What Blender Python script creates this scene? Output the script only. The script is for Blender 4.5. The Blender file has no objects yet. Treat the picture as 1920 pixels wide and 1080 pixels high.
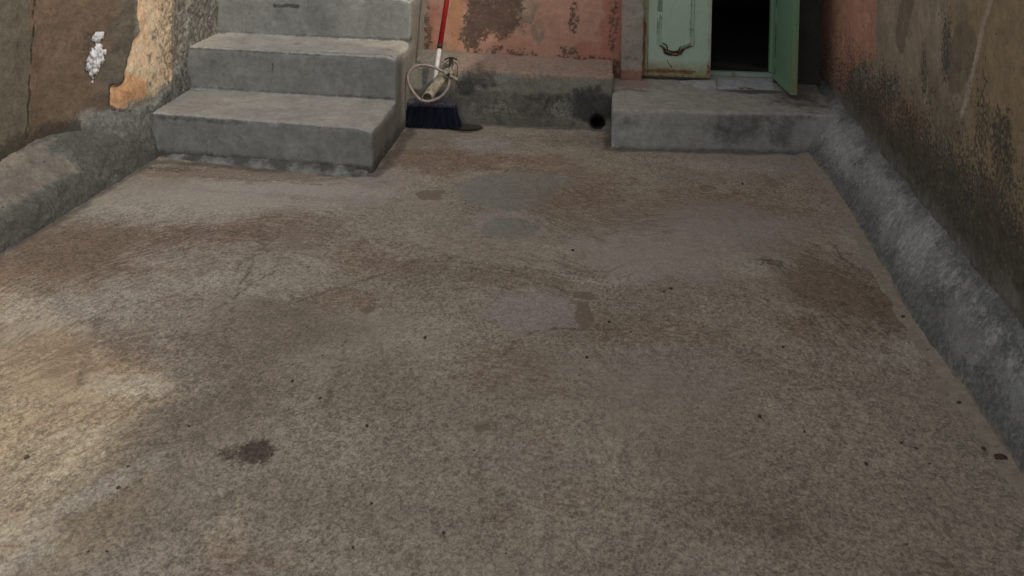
import bpy, math, random
import numpy as np
from mathutils import Vector
random.seed(7)
S = bpy.context.scene
COL = S.collection

# ------------------------------------------------------------------ camera
CAM_H = 1.5
F_PX, PY = 1650.0, -174.0          # focal length and optical-axis row of the full (uncropped) frame, 1920 px wide
YAW, PITCH, ROLL = [math.radians(a) for a in (6.2, 2.5, 0.8)]
FWD = np.array([-math.sin(YAW)*math.cos(PITCH), math.cos(YAW)*math.cos(PITCH), -math.sin(PITCH)])
_r0 = np.array([math.cos(YAW), math.sin(YAW), 0.0]); _u0 = np.cross(_r0, FWD)
RGT = _r0*math.cos(ROLL) + _u0*math.sin(ROLL); UPV = np.cross(RGT, FWD)
cd = bpy.data.cameras.new('camera'); cam = bpy.data.objects.new('camera', cd); COL.objects.link(cam)
from mathutils import Matrix
m4 = Matrix(((RGT[0], UPV[0], -FWD[0], 0), (RGT[1], UPV[1], -FWD[1], 0), (RGT[2], UPV[2], -FWD[2], CAM_H), (0, 0, 0, 1)))
cam.matrix_world = m4
cd.sensor_width = 36; cd.lens = F_PX/1920*36; cd.shift_y = -(540-PY)/1920; cd.clip_end = 500; cd.clip_start = 0.02
S.camera = cam
def ray(x, y): return FWD + RGT*(x-960)/F_PX - UPV*(y-PY)/F_PX
def at_z(x, y, z=0.0):
    d = ray(x, y); return np.array([0, 0, CAM_H]) + d*((z-CAM_H)/d[2])
def at_y(x, y, Y):
    d = ray(x, y); return np.array([0, 0, CAM_H]) + d*(Y/d[1])
def at_x(x, y, X):
    d = ray(x, y); return np.array([0, 0, CAM_H]) + d*(X/d[0])

# ------------------------------------------------------------------ light
SUN_EL, SUN_AZ = 40.0, 120.0       # azimuth clockwise from +Y
w = bpy.data.worlds.new('World'); S.world = w; w.use_nodes = True
nt = w.node_tree
sky = nt.nodes.new('ShaderNodeTexSky'); sky.sky_type = 'NISHITA'; sky.sun_disc = False
sky.sun_elevation = math.radians(SUN_EL); sky.sun_rotation = math.radians(SUN_AZ)
sky.dust_density = 4.0; sky.air_density = 1.0; sky.ozone_density = 0.6
bg = nt.nodes['Background']; bg.inputs[1].default_value = 0.15
hs = nt.nodes.new('ShaderNodeHueSaturation'); hs.inputs['Saturation'].default_value = .08   # hazy, milky sky
nt.links.new(sky.outputs[0], hs.inputs['Color']); nt.links.new(hs.outputs[0], bg.inputs[0])
sl = bpy.data.lights.new('sun', 'SUN'); sun = bpy.data.objects.new('sun', sl); COL.objects.link(sun)
sl.energy = 0.95; sl.angle = math.radians(1.4); sl.color = (1.0, 0.86, 0.66)
el, az = math.radians(SUN_EL), math.radians(SUN_AZ)
tosun = Vector((math.sin(az)*math.cos(el), math.cos(az)*math.cos(el), math.sin(el)))
sun.rotation_euler = tosun.to_track_quat('Z', 'Y').to_euler()
S.view_settings.view_transform = 'Standard'; S.view_settings.look = 'None'
S.view_settings.exposure = 0.45; S.view_settings.gamma = 1
S.render.engine = 'CYCLES'
S.cycles.max_bounces = 6; S.cycles.diffuse_bounces = 4

# ------------------------------------------------------------------ noise (numpy gradient noise)
def _hash(i, j, k, s):
    h = (i*374761393 + j*668265263 + k*2147483647 + s*974634777) & 0xffffffff
    h = ((h ^ (h >> 13))*1274126177) & 0xffffffff
    return (h ^ (h >> 16)) & 0xffffffff
_G = np.random.RandomState(3).normal(size=(256, 3)); _G /= np.linalg.norm(_G, axis=1)[:, None]
def pn(P, s=0):
    P = np.asarray(P, dtype=np.float64); I = np.floor(P).astype(np.int64); Fr = P-I; W = Fr*Fr*Fr*(Fr*(Fr*6-15)+10)
    out = np.zeros(len(P))
    for a in (0, 1):
        for b in (0, 1):
            for c in (0, 1):
                g = _G[_hash(I[:, 0]+a, I[:, 1]+b, I[:, 2]+c, s) & 255]
                d = (g*(Fr-np.array([a, b, c]))).sum(1)
                wt = (W[:, 0] if a else 1-W[:, 0])*(W[:, 1] if b else 1-W[:, 1])*(W[:, 2] if c else 1-W[:, 2])
                out += d*wt
    return out*1.5
def fbm(P, sc, o=4, s=0, gain=.5):
    P = np.asarray(P)*sc; a, t, out = 1.0, 0.0, 0
    for i in range(o):
        out = out + a*pn(P*(2.03**i), s+i*17); t += a; a *= gain
    return out/t
def sst(x, a, b):
    t = np.clip((x-a)/(b-a), 0, 1); return t*t*(3-2*t)

# ------------------------------------------------------------------ mesh helpers
def link(name, me, parent=None, mat=None):
    o = bpy.data.objects.new(name, me); COL.objects.link(o)
    if parent: o.parent = parent
    if mat: me.materials.append(mat)
    return o
def empty(name, loc, label, cat, group=None):
    o = bpy.data.objects.new(name, None); COL.objects.link(o); o.location = loc; o.empty_display_size = .1
    tag(o, label, cat, group); return o
def tag(o, label=None, cat=None, group=None, kind=None):
    if label: o['label'] = label
    if cat: o['category'] = cat
    if group: o['group'] = group
    if kind: o['kind'] = kind
def mesh_np(name, V, Fq, mat=None, parent=None, attrs=None, smooth=True, tris=None):
    V = np.asarray(V, dtype=np.float32); Fq = np.asarray(Fq, dtype=np.int32).reshape(-1, 4)
    if parent is not None: V = V - np.array(parent.location, dtype=np.float32)
    me = bpy.data.meshes.new(name); me.vertices.add(len(V)); me.vertices.foreach_set('co', V.ravel())
    T = np.asarray(tris, dtype=np.int32).reshape(-1, 3) if tris is not None else np.zeros((0, 3), np.int32)
    nl = Fq.size + T.size
    me.loops.add(nl); me.loops.foreach_set('vertex_index', np.concatenate([Fq.ravel(), T.ravel()]))
    me.polygons.add(len(Fq)+len(T))
    st = np.concatenate([np.arange(len(Fq))*4, Fq.size+np.arange(len(T))*3]).astype(np.int32)
    me.polygons.foreach_set('loop_start', st)
    me.polygons.foreach_set('use_smooth', np.full(len(Fq)+len(T), smooth))
    me.update(calc_edges=True); me.validate()
    for k, a in (attrs or {}).items():
        at = me.attributes.new(k, 'FLOAT', 'POINT'); at.data.foreach_set('value', np.asarray(a, dtype=np.float32))
    return link(name, me, parent, mat)
def vnormals(V, Fq):
    n = np.cross(V[Fq[:, 2]]-V[Fq[:, 0]], V[Fq[:, 3]]-V[Fq[:, 1]])
    N = np.zeros_like(V)
    for c in range(4): np.add.at(N, Fq[:, c], n)
    return N/np.maximum(np.linalg.norm(N, axis=1), 1e-9)[:, None]
def grid_faces(nv, nu):
    i = np.arange(nv*nu).reshape(nv, nu)
    return np.stack([i[:-1, :-1], i[:-1, 1:], i[1:, 1:], i[1:, :-1]], -1).reshape(-1, 4)
def rough(P, a=1.0):
    return a*(.007*fbm(P, 2.2, 3, 5) + .0045*fbm(P, 9, 3, 9) + .0022*fbm(P, 34, 2, 14))
def surf(name, G, mat, parent=None, disp=None, attrs=None, back=None):
    """G: (nv,nu,3) grid of points, outward normal by winding; back: vector that gives the sheet its thickness"""
    nv, nu = G.shape[:2]; V = G.reshape(-1, 3).astype(np.float64); Fq = grid_faces(nv, nu)
    if disp is not None:
        N = vnormals(V, Fq); V = V + N*disp(V)[:, None]
    A = {k: f(V) if callable(f) else f for k, f in (attrs or {}).items()}
    if back is not None:
        i = np.arange(nv*nu).reshape(nv, nu)
        ring = np.concatenate([i[0, :-1], i[:-1, -1], i[-1, :0:-1], i[:0:-1, 0]])
        n0 = len(V); B = G.reshape(-1, 3)[ring]+np.array(back); V = np.vstack([V, B])
        m = len(ring); j = np.arange(m); k = (j+1) % m
        side = np.stack([ring[k], ring[j], n0+j, n0+k], 1)
        cen = len(V); V = np.vstack([V, B.mean(0)[None]])
        tris = np.stack([n0+k, n0+j, np.full(m, cen)], 1)
        Fq = np.vstack([Fq, side])
        A = {kk: np.concatenate([a, np.zeros(m+1)]) for kk, a in A.items()}
        return mesh_np(name, V, Fq, mat, parent, A, tris=tris)
    return mesh_np(name, V, Fq, mat, parent, A)
def voxel(xs, ys, zs, occ):
    """surface of the occupied cells of a lattice -> (V, quads) with outward winding"""
    xs, ys, zs = map(np.asarray, (xs, ys, zs))
    nx, ny, nz = len(xs)-1, len(ys)-1, len(zs)-1
    X, Y, Z = np.meshgrid((xs[1:]+xs[:-1])/2, (ys[1:]+ys[:-1])/2, (zs[1:]+zs[:-1])/2, indexing='ij')
    O = np.zeros((nx+2, ny+2, nz+2), bool); O[1:-1, 1:-1, 1:-1] = occ(X, Y, Z)
    def vid(i, j, k): return (i*(ny+1)+j)*(nz+1)+k
    quads = []
    c = O[1:-1, 1:-1, 1:-1]
    for ax, sg in ((0, 1), (0, -1), (1, 1), (1, -1), (2, 1), (2, -1)):
        sl_ = [slice(1, -1)]*3; sl_[ax] = slice(2, None) if sg > 0 else slice(0, -2)
        i, j, k = np.nonzero(c & ~O[tuple(sl_)])
        a = 1 if sg > 0 else 0
        if ax == 0: q = [vid(i+a, j, k), vid(i+a, j+1, k), vid(i+a, j+1, k+1), vid(i+a, j, k+1)]
        elif ax == 1: q = [vid(i, j+a, k), vid(i, j+a, k+1), vid(i+1, j+a, k+1), vid(i+1, j+a, k)]
        else: q = [vid(i, j, k+a), vid(i+1, j, k+a), vid(i+1, j+1, k+a), vid(i, j+1, k+a)]
        if sg < 0: q = q[::-1]
        quads.append(np.stack(q, 1))
    Q = np.vstack(quads); u, inv = np.unique(Q, return_inverse=True); Q = inv.reshape(-1, 4)
    k = u % (nz+1); j = (u//(nz+1)) % (ny+1); i = u//((nz+1)*(ny+1))
    return np.stack([xs[i], ys[j], zs[k]], 1).astype(float), Q
def relax(V, Q, n=3, lam=.5):
    E = np.unique(np.sort(np.vstack([Q[:, [0, 1]], Q[:, [1, 2]], Q[:, [2, 3]], Q[:, [3, 0]]]), axis=1), axis=0)
    deg = np.bincount(E.ravel(), minlength=len(V)).astype(float)[:, None]
    for _ in range(n):
        A = np.zeros_like(V); np.add.at(A, E[:, 0], V[E[:, 1]]); np.add.at(A, E[:, 1], V[E[:, 0]])
        V = V + lam*(A/deg-V)
    return V
def frange(a, b, st): return np.linspace(a, b, max(2, int(round((b-a)/st))+1))
def tube(name, pts, r, mat, parent=None, n=12, sub=6, cap=True, rad=None, hollow=0):
    P = np.array(pts, float)
    if sub > 1 and len(P) > 2:      # Catmull-Rom
        out = []; Q = np.vstack([2*P[0]-P[1], P, 2*P[-1]-P[-2]])
        for i in range(1, len(Q)-2):
            for t in np.arange(sub)/sub:
                a, b, c_, d = Q[i-1], Q[i], Q[i+1], Q[i+2]
                out.append(.5*((2*b)+(-a+c_)*t+(2*a-5*b+4*c_-d)*t*t+(-a+3*b-3*c_+d)*t**3))
        out.append(P[-1]); P = np.array(out)
    m = len(P); R = np.full(m, r) if rad is None else np.interp(np.linspace(0, 1, m), np.linspace(0, 1, len(rad)), rad)
    T = np.gradient(P, axis=0); T /= np.linalg.norm(T, axis=1)[:, None]
    a = np.array([0, 0, 1.0]) if abs(T[0][2]) < .9 else np.array([1.0, 0, 0])
    rings = []; u = np.cross(T[0], a); u /= np.linalg.norm(u)
    for i in range(m):
        u = u-T[i]*(u@T[i]); u /= np.linalg.norm(u); v = np.cross(T[i], u)
        rings.append([P[i]+R[i]*(math.cos(th)*u+math.sin(th)*v) for th in np.arange(n)*2*math.pi/n])
    if hollow:                      # fold the open end back inside the tube
        k = min(m-1, int(m*.6)); 
        inner = [[P[i]+(np.array(p)-P[i])*(1-hollow) for p in rings[i]] for i in range(m-1, m-1-k, -1)]
        rings += inner
    V = np.array(rings).reshape(-1, 3); M = len(rings)
    q = [(i*n+j, i*n+(j+1) % n, (i+1)*n+(j+1) % n, (i+1)*n+j) for i in range(M-1) for j in range(n)]
    tr = []
    if cap:
        V = np.vstack([V, P[0][None], V[-n:].mean(0)[None]]); c0, c1 = len(V)-2, len(V)-1
        tr = [((j+1) % n, j, c0) for j in range(n)] + [((M-1)*n+j, (M-1)*n+(j+1) % n, c1) for j in range(n)]
    return mesh_np(name, V, q, mat, parent, tris=tr or None)

# ------------------------------------------------------------------ masks
def blob2(P, c, rx, ry, ang=0, soft=.35, wob=.3, s=0, wsc=9):
    d = P[:, :2]-np.array(c[:2]); ca, sa = math.cos(ang), math.sin(ang)
    x = (d[:, 0]*ca+d[:, 1]*sa)/rx; y = (-d[:, 0]*sa+d[:, 1]*ca)/ry
    f = 1-np.sqrt(x*x+y*y)
    near = f > -1.5; out = np.zeros(len(P))
    if near.any():
        Q = np.column_stack([P[near][:, :2], np.full(near.sum(), s*3.1)])
        ff = f[near]+wob*2*fbm(Q, wsc, 4, 30+s)
        out[near] = sst(ff, -soft, soft)
    return out
def poly_sd(P2, poly):
    poly = np.array(poly, float); n = len(poly); d = np.full(len(P2), 1e9); ins = np.zeros(len(P2), bool)
    for i in range(n):
        a, b = poly[i], poly[(i+1) % n]; ab = b-a; t = np.clip(((P2-a)@ab)/(ab@ab+1e-12), 0, 1)
        d = np.minimum(d, np.linalg.norm(P2-(a+t[:, None]*ab), axis=1))
        cnd = ((a[1] > P2[:, 1]) != (b[1] > P2[:, 1]))
        xi = a[0]+(P2[:, 1]-a[1])*(b[0]-a[0])/np.where(b[1]-a[1] == 0, 1e-9, b[1]-a[1])
        ins ^= cnd & (P2[:, 0] < xi)
    return np.where(ins, d, -d)
def line_d(P2, pts):
    d = np.full(len(P2), 1e9)
    for a, b in zip(pts[:-1], pts[1:]):
        a, b = np.array(a, float), np.array(b, float); ab = b-a; t = np.clip(((P2-a)@ab)/(ab@ab+1e-12), 0, 1)
        d = np.minimum(d, np.linalg.norm(P2-(a+t[:, None]*ab), axis=1))
    return d

# ------------------------------------------------------------------ materials
def lin(c): return tuple((x/255/12.92 if x/255 <= .04045 else ((x/255+.055)/1.055)**2.4) for x in c)
def mat_layers(name, base, base2, layers=(), mottle=(3.0, .5), fine=(70, .30), speck=None, bump=(110, .35, .004),
               rough_=.92, streak=None, fine_scale=(1, 1, 1), rbase=None, flake=None):
    """weathered mineral surface: two mottled base tones, fine grain, then layers (attribute, colour, edge noise scale,
    edge noise amount, hardness, opacity) whose mask is a vertex attribute broken up by noise"""
    m = bpy.data.materials.new(name); m.use_nodes = True; t = m.node_tree; N, L = t.nodes, t.links
    bs = N['Principled BSDF']; bs.inputs['Roughness'].default_value = rough_
    bs.inputs['Specular IOR Level'].default_value = .25
    tc = N.new('ShaderNodeTexCoord'); geo = N.new('ShaderNodeNewGeometry')
    pos = geo.outputs['Position']
    def noise(sc, det=5, rg=.6, vec=None, dist=0):
        n = N.new('ShaderNodeTexNoise'); n.inputs['Scale'].default_value = sc; n.inputs['Detail'].default_value = det
        n.inputs['Roughness'].default_value = rg; n.inputs['Distortion'].default_value = dist
        L.new(vec or pos, n.inputs['Vector']); return n.outputs['Fac']
    def math_(op, a, b, clamp=False):
        n = N.new('ShaderNodeMath'); n.operation = op; n.use_clamp = clamp
        for i, x in enumerate((a, b)):
            if isinstance(x, (int, float)): n.inputs[i].default_value = x
            else: L.new(x, n.inputs[i])
        return n.outputs[0]
    def mix(f, a, b, mode='MIX'):
        n = N.new('ShaderNodeMix'); n.data_type = 'RGBA'; n.blend_type = mode
        if isinstance(f, (int, float)): n.inputs[0].default_value = f
        else: L.new(f, n.inputs[0])
        for i, x in ((6, a), (7, b)):
            if isinstance(x, tuple): n.inputs[i].default_value = (*x, 1)
            else: L.new(x, n.inputs[i])
        return n.outputs[2]
    def ramp(x, a, b, hi=1.0):
        n = N.new('ShaderNodeMapRange'); n.clamp = True; n.inputs[1].default_value = a; n.inputs[2].default_value = b
        n.inputs[3].default_value = 0; n.inputs[4].default_value = hi; L.new(x, n.inputs[0]); return n.outputs[0]
    def mapping(scl):
        n = N.new('ShaderNodeMapping'); n.inputs['Scale'].default_value = scl; L.new(pos, n.inputs['Vector']); return n.outputs[0]
    # base mottling
    col = mix(ramp(noise(mottle[0], 8, .62, dist=.6), .5-mottle[1]/2*.6, .5+mottle[1]/2*.6), base, base2)
    cur_rough = None
    bump_extra = []
    for ly in layers:
        attr, c, sc, amt, hard, op = ly[:6]; opt = ly[6] if len(ly) > 6 else {}
        a = N.new('ShaderNodeAttribute'); a.attribute_name = attr
        v = mapping(opt['aniso']) if 'aniso' in opt else None
        if 'flow' in opt:
            fa = N.new('ShaderNodeAttribute'); fa.attribute_name = opt['flow']; v = fa.outputs['Vector']
        x = math_('ADD', a.outputs['Fac'], math_('MULTIPLY', math_('SUBTRACT', noise(sc, 6, .65, v), .5), amt))
        f = math_('MULTIPLY', math_('ADD', math_('MULTIPLY', math_('SUBTRACT', x, .5), hard), .5, True), op)
        f = math_('MULTIPLY', f, ramp(a.outputs['Fac'], 0.0, .12))     # never outside its own area
        cc = c
        if 'c2' in opt: cc = mix(ramp(noise(opt.get('c2s', 14), 5, .6), .38, .62), c, opt['c2'])
        col = mix(f, col, cc)
        if 'rough' in opt:
            r = N.new('ShaderNodeMix'); r.data_type = 'FLOAT'; L.new(f, r.inputs[0]); r.inputs[3].default_value = opt['rough']
            if cur_rough is None: r.inputs[2].default_value = rough_
            else: L.new(cur_rough, r.inputs[2])
            cur_rough = r.outputs[0]
        if 'bump' in opt: bump_extra.append((f, opt['bump']))
    # fine grain over everything
    fv = mapping(fine_scale)
    g = noise(fine[0], 6, .72, fv, .4); g2 = noise(fine[0]*3.2, 3, .7, fv)
    k = fine[1]
    val = math_('ADD', math_('MULTIPLY', math_('SUBTRACT', g, .5), 3.4*k), math_('MULTIPLY', math_('SUBTRACT', g2, .5), 1.9*k))
    if streak:
        sv = mapping(streak[0]); val = math_('ADD', val, math_('MULTIPLY', math_('SUBTRACT', noise(1, 5, .65, sv, 1.2), .5), streak[1]))
    if flake:   # worn skin: light flakes over a darker grain
        for sc_, lo_, hi_, am_ in flake:
            val = math_('ADD', val, math_('MULTIPLY', math_('SUBTRACT', ramp(noise(sc_, 5, .68, fv, .9), lo_, hi_), .55), am_))
    if rbase:   # attribute that calms the grain
        a = N.new('ShaderNodeAttribute'); a.attribute_name = rbase
        val = math_('MULTIPLY', val, math_('SUBTRACT', 1.0, math_('MULTIPLY', a.outputs['Fac'], .62)))
    mult = math_('ADD', val, 1.0); mult = math_('MAXIMUM', mult, .25)
    comb = N.new('ShaderNodeCombineColor'); [L.new(mult, comb.inputs[i]) for i in range(3)]
    col = mix(1.0, col, comb.outputs[0], 'MULTIPLY')
    if speck:
        for sc, thr, dens, sc_c in speck:
            vo = N.new('ShaderNodeTexVoronoi'); vo.inputs['Scale'].default_value = sc; L.new(pos, vo.inputs['Vector'])
            sep = N.new('ShaderNodeSeparateColor'); L.new(vo.outputs['Color'], sep.inputs[0])
            dd = math_('ADD', vo.outputs['Distance'], math_('MULTIPLY', math_('SUBTRACT', noise(sc*4, 2, .5), .5), .12))
            inside = ramp(dd, thr, thr*.6)
            on = math_('GREATER_THAN', sep.outputs[0], 1-dens)
            sz = math_('MULTIPLY', inside, on)
            col = mix(sz, col, sc_c); bump_extra.append((sz, -.5))
    L.new(col, bs.inputs['Base Color'])
    if cur_rough is not None: L.new(cur_rough, bs.inputs['Roughness'])
    h = math_('ADD', noise(bump[0], 6, .7, fv), math_('MULTIPLY', noise(bump[0]*.22, 4, .6), .9))
    for f, a in bump_extra: h = math_('ADD', h, math_('MULTIPLY', f, a))
    bn = N.new('ShaderNodeBump'); bn.inputs['Strength'].default_value = bump[1]; bn.inputs['Distance'].default_value = bump[2]
    L.new(h, bn.inputs['Height']); L.new(bn.outputs[0], bs.inputs['Normal'])
    return m
def mat_plain(name, c, c2=None, rough_=.6, metal=0, sc=30, bump=.15, spec=.4):
    m = bpy.data.materials.new(name); m.use_nodes = True; t = m.node_tree; N, L = t.nodes, t.links
    bs = N['Principled BSDF']; bs.inputs['Roughness'].default_value = rough_; bs.inputs['Metallic'].default_value = metal
    bs.inputs['Specular IOR Level'].default_value = spec
    n = N.new('ShaderNodeTexNoise'); n.inputs['Scale'].default_value = sc; n.inputs['Detail'].default_value = 6; n.inputs['Roughness'].default_value = .65
    g = N.new('ShaderNodeNewGeometry'); L.new(g.outputs['Position'], n.inputs['Vector'])
    r = N.new('ShaderNodeMapRange'); r.inputs[1].default_value = .38; r.inputs[2].default_value = .62; L.new(n.outputs['Fac'], r.inputs[0])
    x = N.new('ShaderNodeMix'); x.data_type = 'RGBA'; L.new(r.outputs[0], x.inputs[0])
    x.inputs[6].default_value = (*c, 1); x.inputs[7].default_value = (*(c2 or tuple(v*.7 for v in c)), 1); L.new(x.outputs[2], bs.inputs['Base Color'])
    b = N.new('ShaderNodeBump'); b.inputs['Strength'].default_value = bump; b.inputs['Distance'].default_value = .002; L.new(n.outputs['Fac'], b.inputs['Height']); L.new(b.outputs[0], bs.inputs['Normal'])
    return m

M_floor = mat_layers('worn_cement_floor', (.372, .314, .246), (.302, .255, .200), layers=[
    ('sun_glow', (.40, .315, .20), 9, .8, 1.5, .6),
    ('brown', (.225, .155, .105), 34, 1.9, 2.4, .88, {'aniso': (.7, 1.9, 1), 'c2': (.27, .19, .13), 'c2s': 9}),
    ('grime', (.19, .148, .108), 20, 1.0, 1.5, .6),
    ('lilac', (.355, .30, .275), 60, 1.7, 1.7, .75, {'c2': (.34, .30, .265), 'c2s': 8}),
    ('light', (.44, .395, .33), 44, 1.8, 2.4, .6),
    ('grey', (.235, .222, .188), 60, 1.2, 2.4, .85, {'c2': (.26, .245, .21), 'c2s': 14}),
    ('spot', (.19, .145, .108), 40, 1.2, 2.6, .8),
    ('sweep_dark', (.21, .155, .112), 1, 2.6, 2.2, .64, {'flow': 'flow'}),
    ('sweep_pale', (.42, .37, .30), 1.3, 2.6, 2.2, .55, {'flow': 'flow'}),
    ('soot', (.060, .044, .034), 60, 1.5, 3.0, .8, {'bump': -.4}),
    ('wet', (.10, .085, .07), 20, .6, 2.5, .85, {'rough': .7}),
    ('groove', (.15, .115, .085), 44, 2.0, 2.0, .6, {'bump': -.5}),
    ], mottle=(2.6, .55), fine=(80, .30), fine_scale=(1, .85, 1), streak=((14, 26, 9), .12), rbase='smooth', flake=[(13, .40, .60, .14), (34, .44, .56, .20), (75, .46, .55, .30), (150, .46, .54, .34)],
    speck=[(19, .075, .10, (.05, .04, .032)), (36, .13, .05, (.09, .065, .05))], bump=(75, .7, .005))
M_grey = mat_layers('grey_cement_render', (.275, .28, .262), (.21, .215, .202), layers=[
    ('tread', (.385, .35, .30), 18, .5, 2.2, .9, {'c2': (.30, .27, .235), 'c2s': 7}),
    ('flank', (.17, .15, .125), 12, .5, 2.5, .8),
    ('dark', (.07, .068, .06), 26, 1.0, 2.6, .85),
    ('pale', (.38, .385, .365), 40, 1.6, 2.4, .5)],
    mottle=(4.5, .7), fine=(60, .16), flake=[(8, .40, .60, .14), (28, .40, .60, .16)], streak=((22, 22, 5), .3), speck=[(26, .10, .10, (.06, .06, .055))], bump=(90, .3, .003))
M_step = mat_layers('doorstep_cement', (.37, .37, .35), (.27, .27, .255), layers=[
    ('tread', (.37, .34, .30), 18, .7, 2.0, .8, {'c2': (.28, .255, .22)}),
    ('pinkish', (.26, .19, .15), 20, .5, 3.0, .8),
    ('dark', (.06, .058, .052), 22, 1.0, 2.0, .8),
    ('pale', (.40, .40, .375), 30, 1.2, 2.6, .6)],
    mottle=(5, .6), fine=(50, .12), flake=[(30, .42, .58, .16)], streak=((16, 16, 5), .3), speck=[(24, .10, .12, (.06, .06, .055))], bump=(90, .3, .003))
M_plinth = mat_layers('dirty_plinth_render', (.215, .205, .17), (.14, .134, .114), layers=[
    ('pink', (.31, .205, .155), 40, 1.6, 2.0, .75),
    ('dark', (.045, .044, .04), 28, 1.1, 2.2, .85),
    ('pale', (.33, .33, .29), 75, 2.4, 3.0, .5)],
    mottle=(6, .6), fine=(60, .24), flake=[(40, .42, .58, .22)], speck=[(30, .12, .25, (.04, .04, .035))], bump=(70, .5, .005))
M_pink = mat_layers('salmon_painted_plaster', (.50, .285, .21), (.42, .235, .175), layers=[
    ('reddish', (.34, .12, .09), 12, .5, 2.0, .6),
    ('orange', (.44, .225, .12), 14, .6, 2.4, .7),
    ('bare', (.26, .21, .155), 26, .9, 3.5, .8),
    ('mould', (.070, .058, .048), 46, 2.6, 2.6, .88, {'c2': (.115, .078, .058), 'c2s': 50, 'bump': -.3})],
    mottle=(3.5, .6), fine=(45, .13), streak=((14, 14, 3), .22), flake=[(30, .42, .55, .10)], speck=[(22, .10, .16, (.10, .06, .045)), (45, .12, .12, (.12, .07, .05))], bump=(60, .25, .003))
M_right = mat_layers('brown_lime_plaster', (.315, .255, .188), (.225, .182, .134), layers=[
    ('olive', (.20, .175, .125), 8, .7, 2.0, .6),
    ('ochre', (.27, .195, .105), 10, .7, 2.0, .6),
    ('salmon', (.45, .235, .165), 60, .25, 6.0, .92),
    ('rust', (.27, .15, .09), 18, 1.0, 2.4, .6),
    ('damp', (.135, .105, .080), 14, 1.1, 2.4, .6),
    ('pale', (.42, .355, .28), 70, 1.0, 3.5, .65),
    ('mould', (.050, .048, .041), 70, 2.8, 3.0, .9, {'c2': (.09, .084, .066), 'c2s': 60, 'bump': -.6}),
    ('greyed', (.185, .182, .165), 26, .9, 2.2, .75)],
    mottle=(3.2, .6), fine=(55, .2), flake=[(9, .40, .60, .18), (26, .42, .58, .18)], streak=((10, 7, 2.2), .42), speck=[(26, .11, .2, (.05, .04, .035))], bump=(55, .55, .006))
M_skirt = mat_layers('grey_cement_skirting', (.27, .275, .268), (.185, .19, .186), layers=[
    ('pale', (.43, .43, .415), 44, 2.4, 2.4, .62),
    ('dark', (.09, .092, .088), 60, 2.4, 2.2, .8),
    ('crust', (.30, .25, .19), 40, 1.4, 2.2, .85)],
    mottle=(5, .7), fine=(60, .24), flake=[(36, .42, .58, .2)], streak=((10, 10, 10), .2), speck=[(34, .12, .16, (.05, .05, .045)), (70, .16, .25, (.07, .07, .065))], bump=(60, .35, .004))
M_left = mat_layers('brown_stained_plaster', (.145, .100, .068), (.085, .064, .049), layers=[
    ('olive', (.105, .095, .070), 10, .8, 1.8, .9),
    ('ochre', (.64, .47, .30), 34, .5, 6.0, .97, {'c2': (.50, .41, .30), 'c2s': 12}),
    ('orange', (.55, .27, .11), 14, .6, 2.2, .7),
    ('bend_dark', (.095, .085, .066), 14, .8, 2.6, .8),
    ('greyed', (.165, .163, .142), 40, 1.2, 2.2, .9, {'c2': (.245, .24, .21), 'c2s': 50}),
    ('mould', (.045, .038, .030), 36, 1.6, 3.0, .8, {'bump': -.6}),
    ('white', (.66, .66, .66), 30, .4, 8, 1.0),
    ('crack', (.03, .024, .018), 70, 1.6, 2.6, .8, {'bump': -1.2})],
    mottle=(3.0, .7), fine=(45, .22), flake=[(12, .40, .60, .22), (34, .40, .56, .22)], streak=((8, 8, 2.0), .45), speck=[(24, .13, .3, (.05, .038, .028)), (50, .16, .3, (.05, .04, .03))], bump=(45, .6, .007))
M_ledge = mat_layers('rubble_cement_bank', (.20, .192, .162), (.13, .125, .105), layers=[
    ('top', (.26, .215, .17), 30, 1.2, 1.8, .8, {'c2': (.19, .165, .135), 'c2s': 8}),
    ('dark', (.075, .07, .06), 50, 2.2, 2.2, .7, {'bump': -.5})],
    mottle=(7, .7), fine=(50, .26), flake=[(36, .42, .58, .25)], speck=[(26, .14, .3, (.045, .042, .036)), (55, .17, .35, (.05, .046, .04))], bump=(45, .7, .008))
M_darkcem = mat_layers('dark_unpainted_cement', (.095, .090, .078), (.070, .066, .058), mottle=(5, .6), fine=(50, .2), bump=(60, .4, .005))
M_jamb = mat_layers('grey_jamb_mortar', (.37, .33, .28), (.27, .24, .21), layers=[
    ('dark', (.09, .075, .06), 24, 1.1, 2.4, .8), ('pinkish', (.33, .17, .12), 24, .8, 3, .8)],
    mottle=(7, .7), fine=(50, .2), speck=[(30, .12, .2, (.07, .06, .05))], bump=(60, .5, .005))
def door_mat(name, a, b):
    return mat_layers(name, a, b, layers=[
        ('stain', (.27, .235, .12), 16, .8, 2.0, .8),
        ('rust', (.15, .062, .028), 40, .9, 4.0, .9, {'c2': (.24, .115, .05), 'c2s': 50, 'rough': .9}),
        ('black', (.03, .025, .018), 60, .8, 4.0, .85)],
        mottle=(5, .7), fine=(30, .06), speck=[(48, .14, .14, (.12, .07, .035)), (95, .16, .08, (.08, .05, .03))], bump=(40, .12, .002), rough_=.5)
M_mint = door_mat('mint_enamel_on_metal', (.45, .58, .455), (.40, .51, .41))
M_green = door_mat('green_enamel_on_metal', (.155, .29, .19), (.18, .305, .185))
M_frame = door_mat('pale_green_sill_paint', (.33, .40, .33), (.24, .29, .235))
M_tile = mat_plain('chipped_white_tile', (.50, .50, .52), (.34, .33, .33), .45, sc=18)
M_room = mat_plain('darkened_room_plaster', (.035, .03, .028), (.02, .018, .018), .9, sc=4)  # near-black colour stands in for the darkness of the unlit interior
M_blackhole = mat_plain('dark_hole_lining', (.012, .012, .012), (.02, .018, .016), .9)  # near-black colour paints the darkness inside the drain hole
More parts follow.
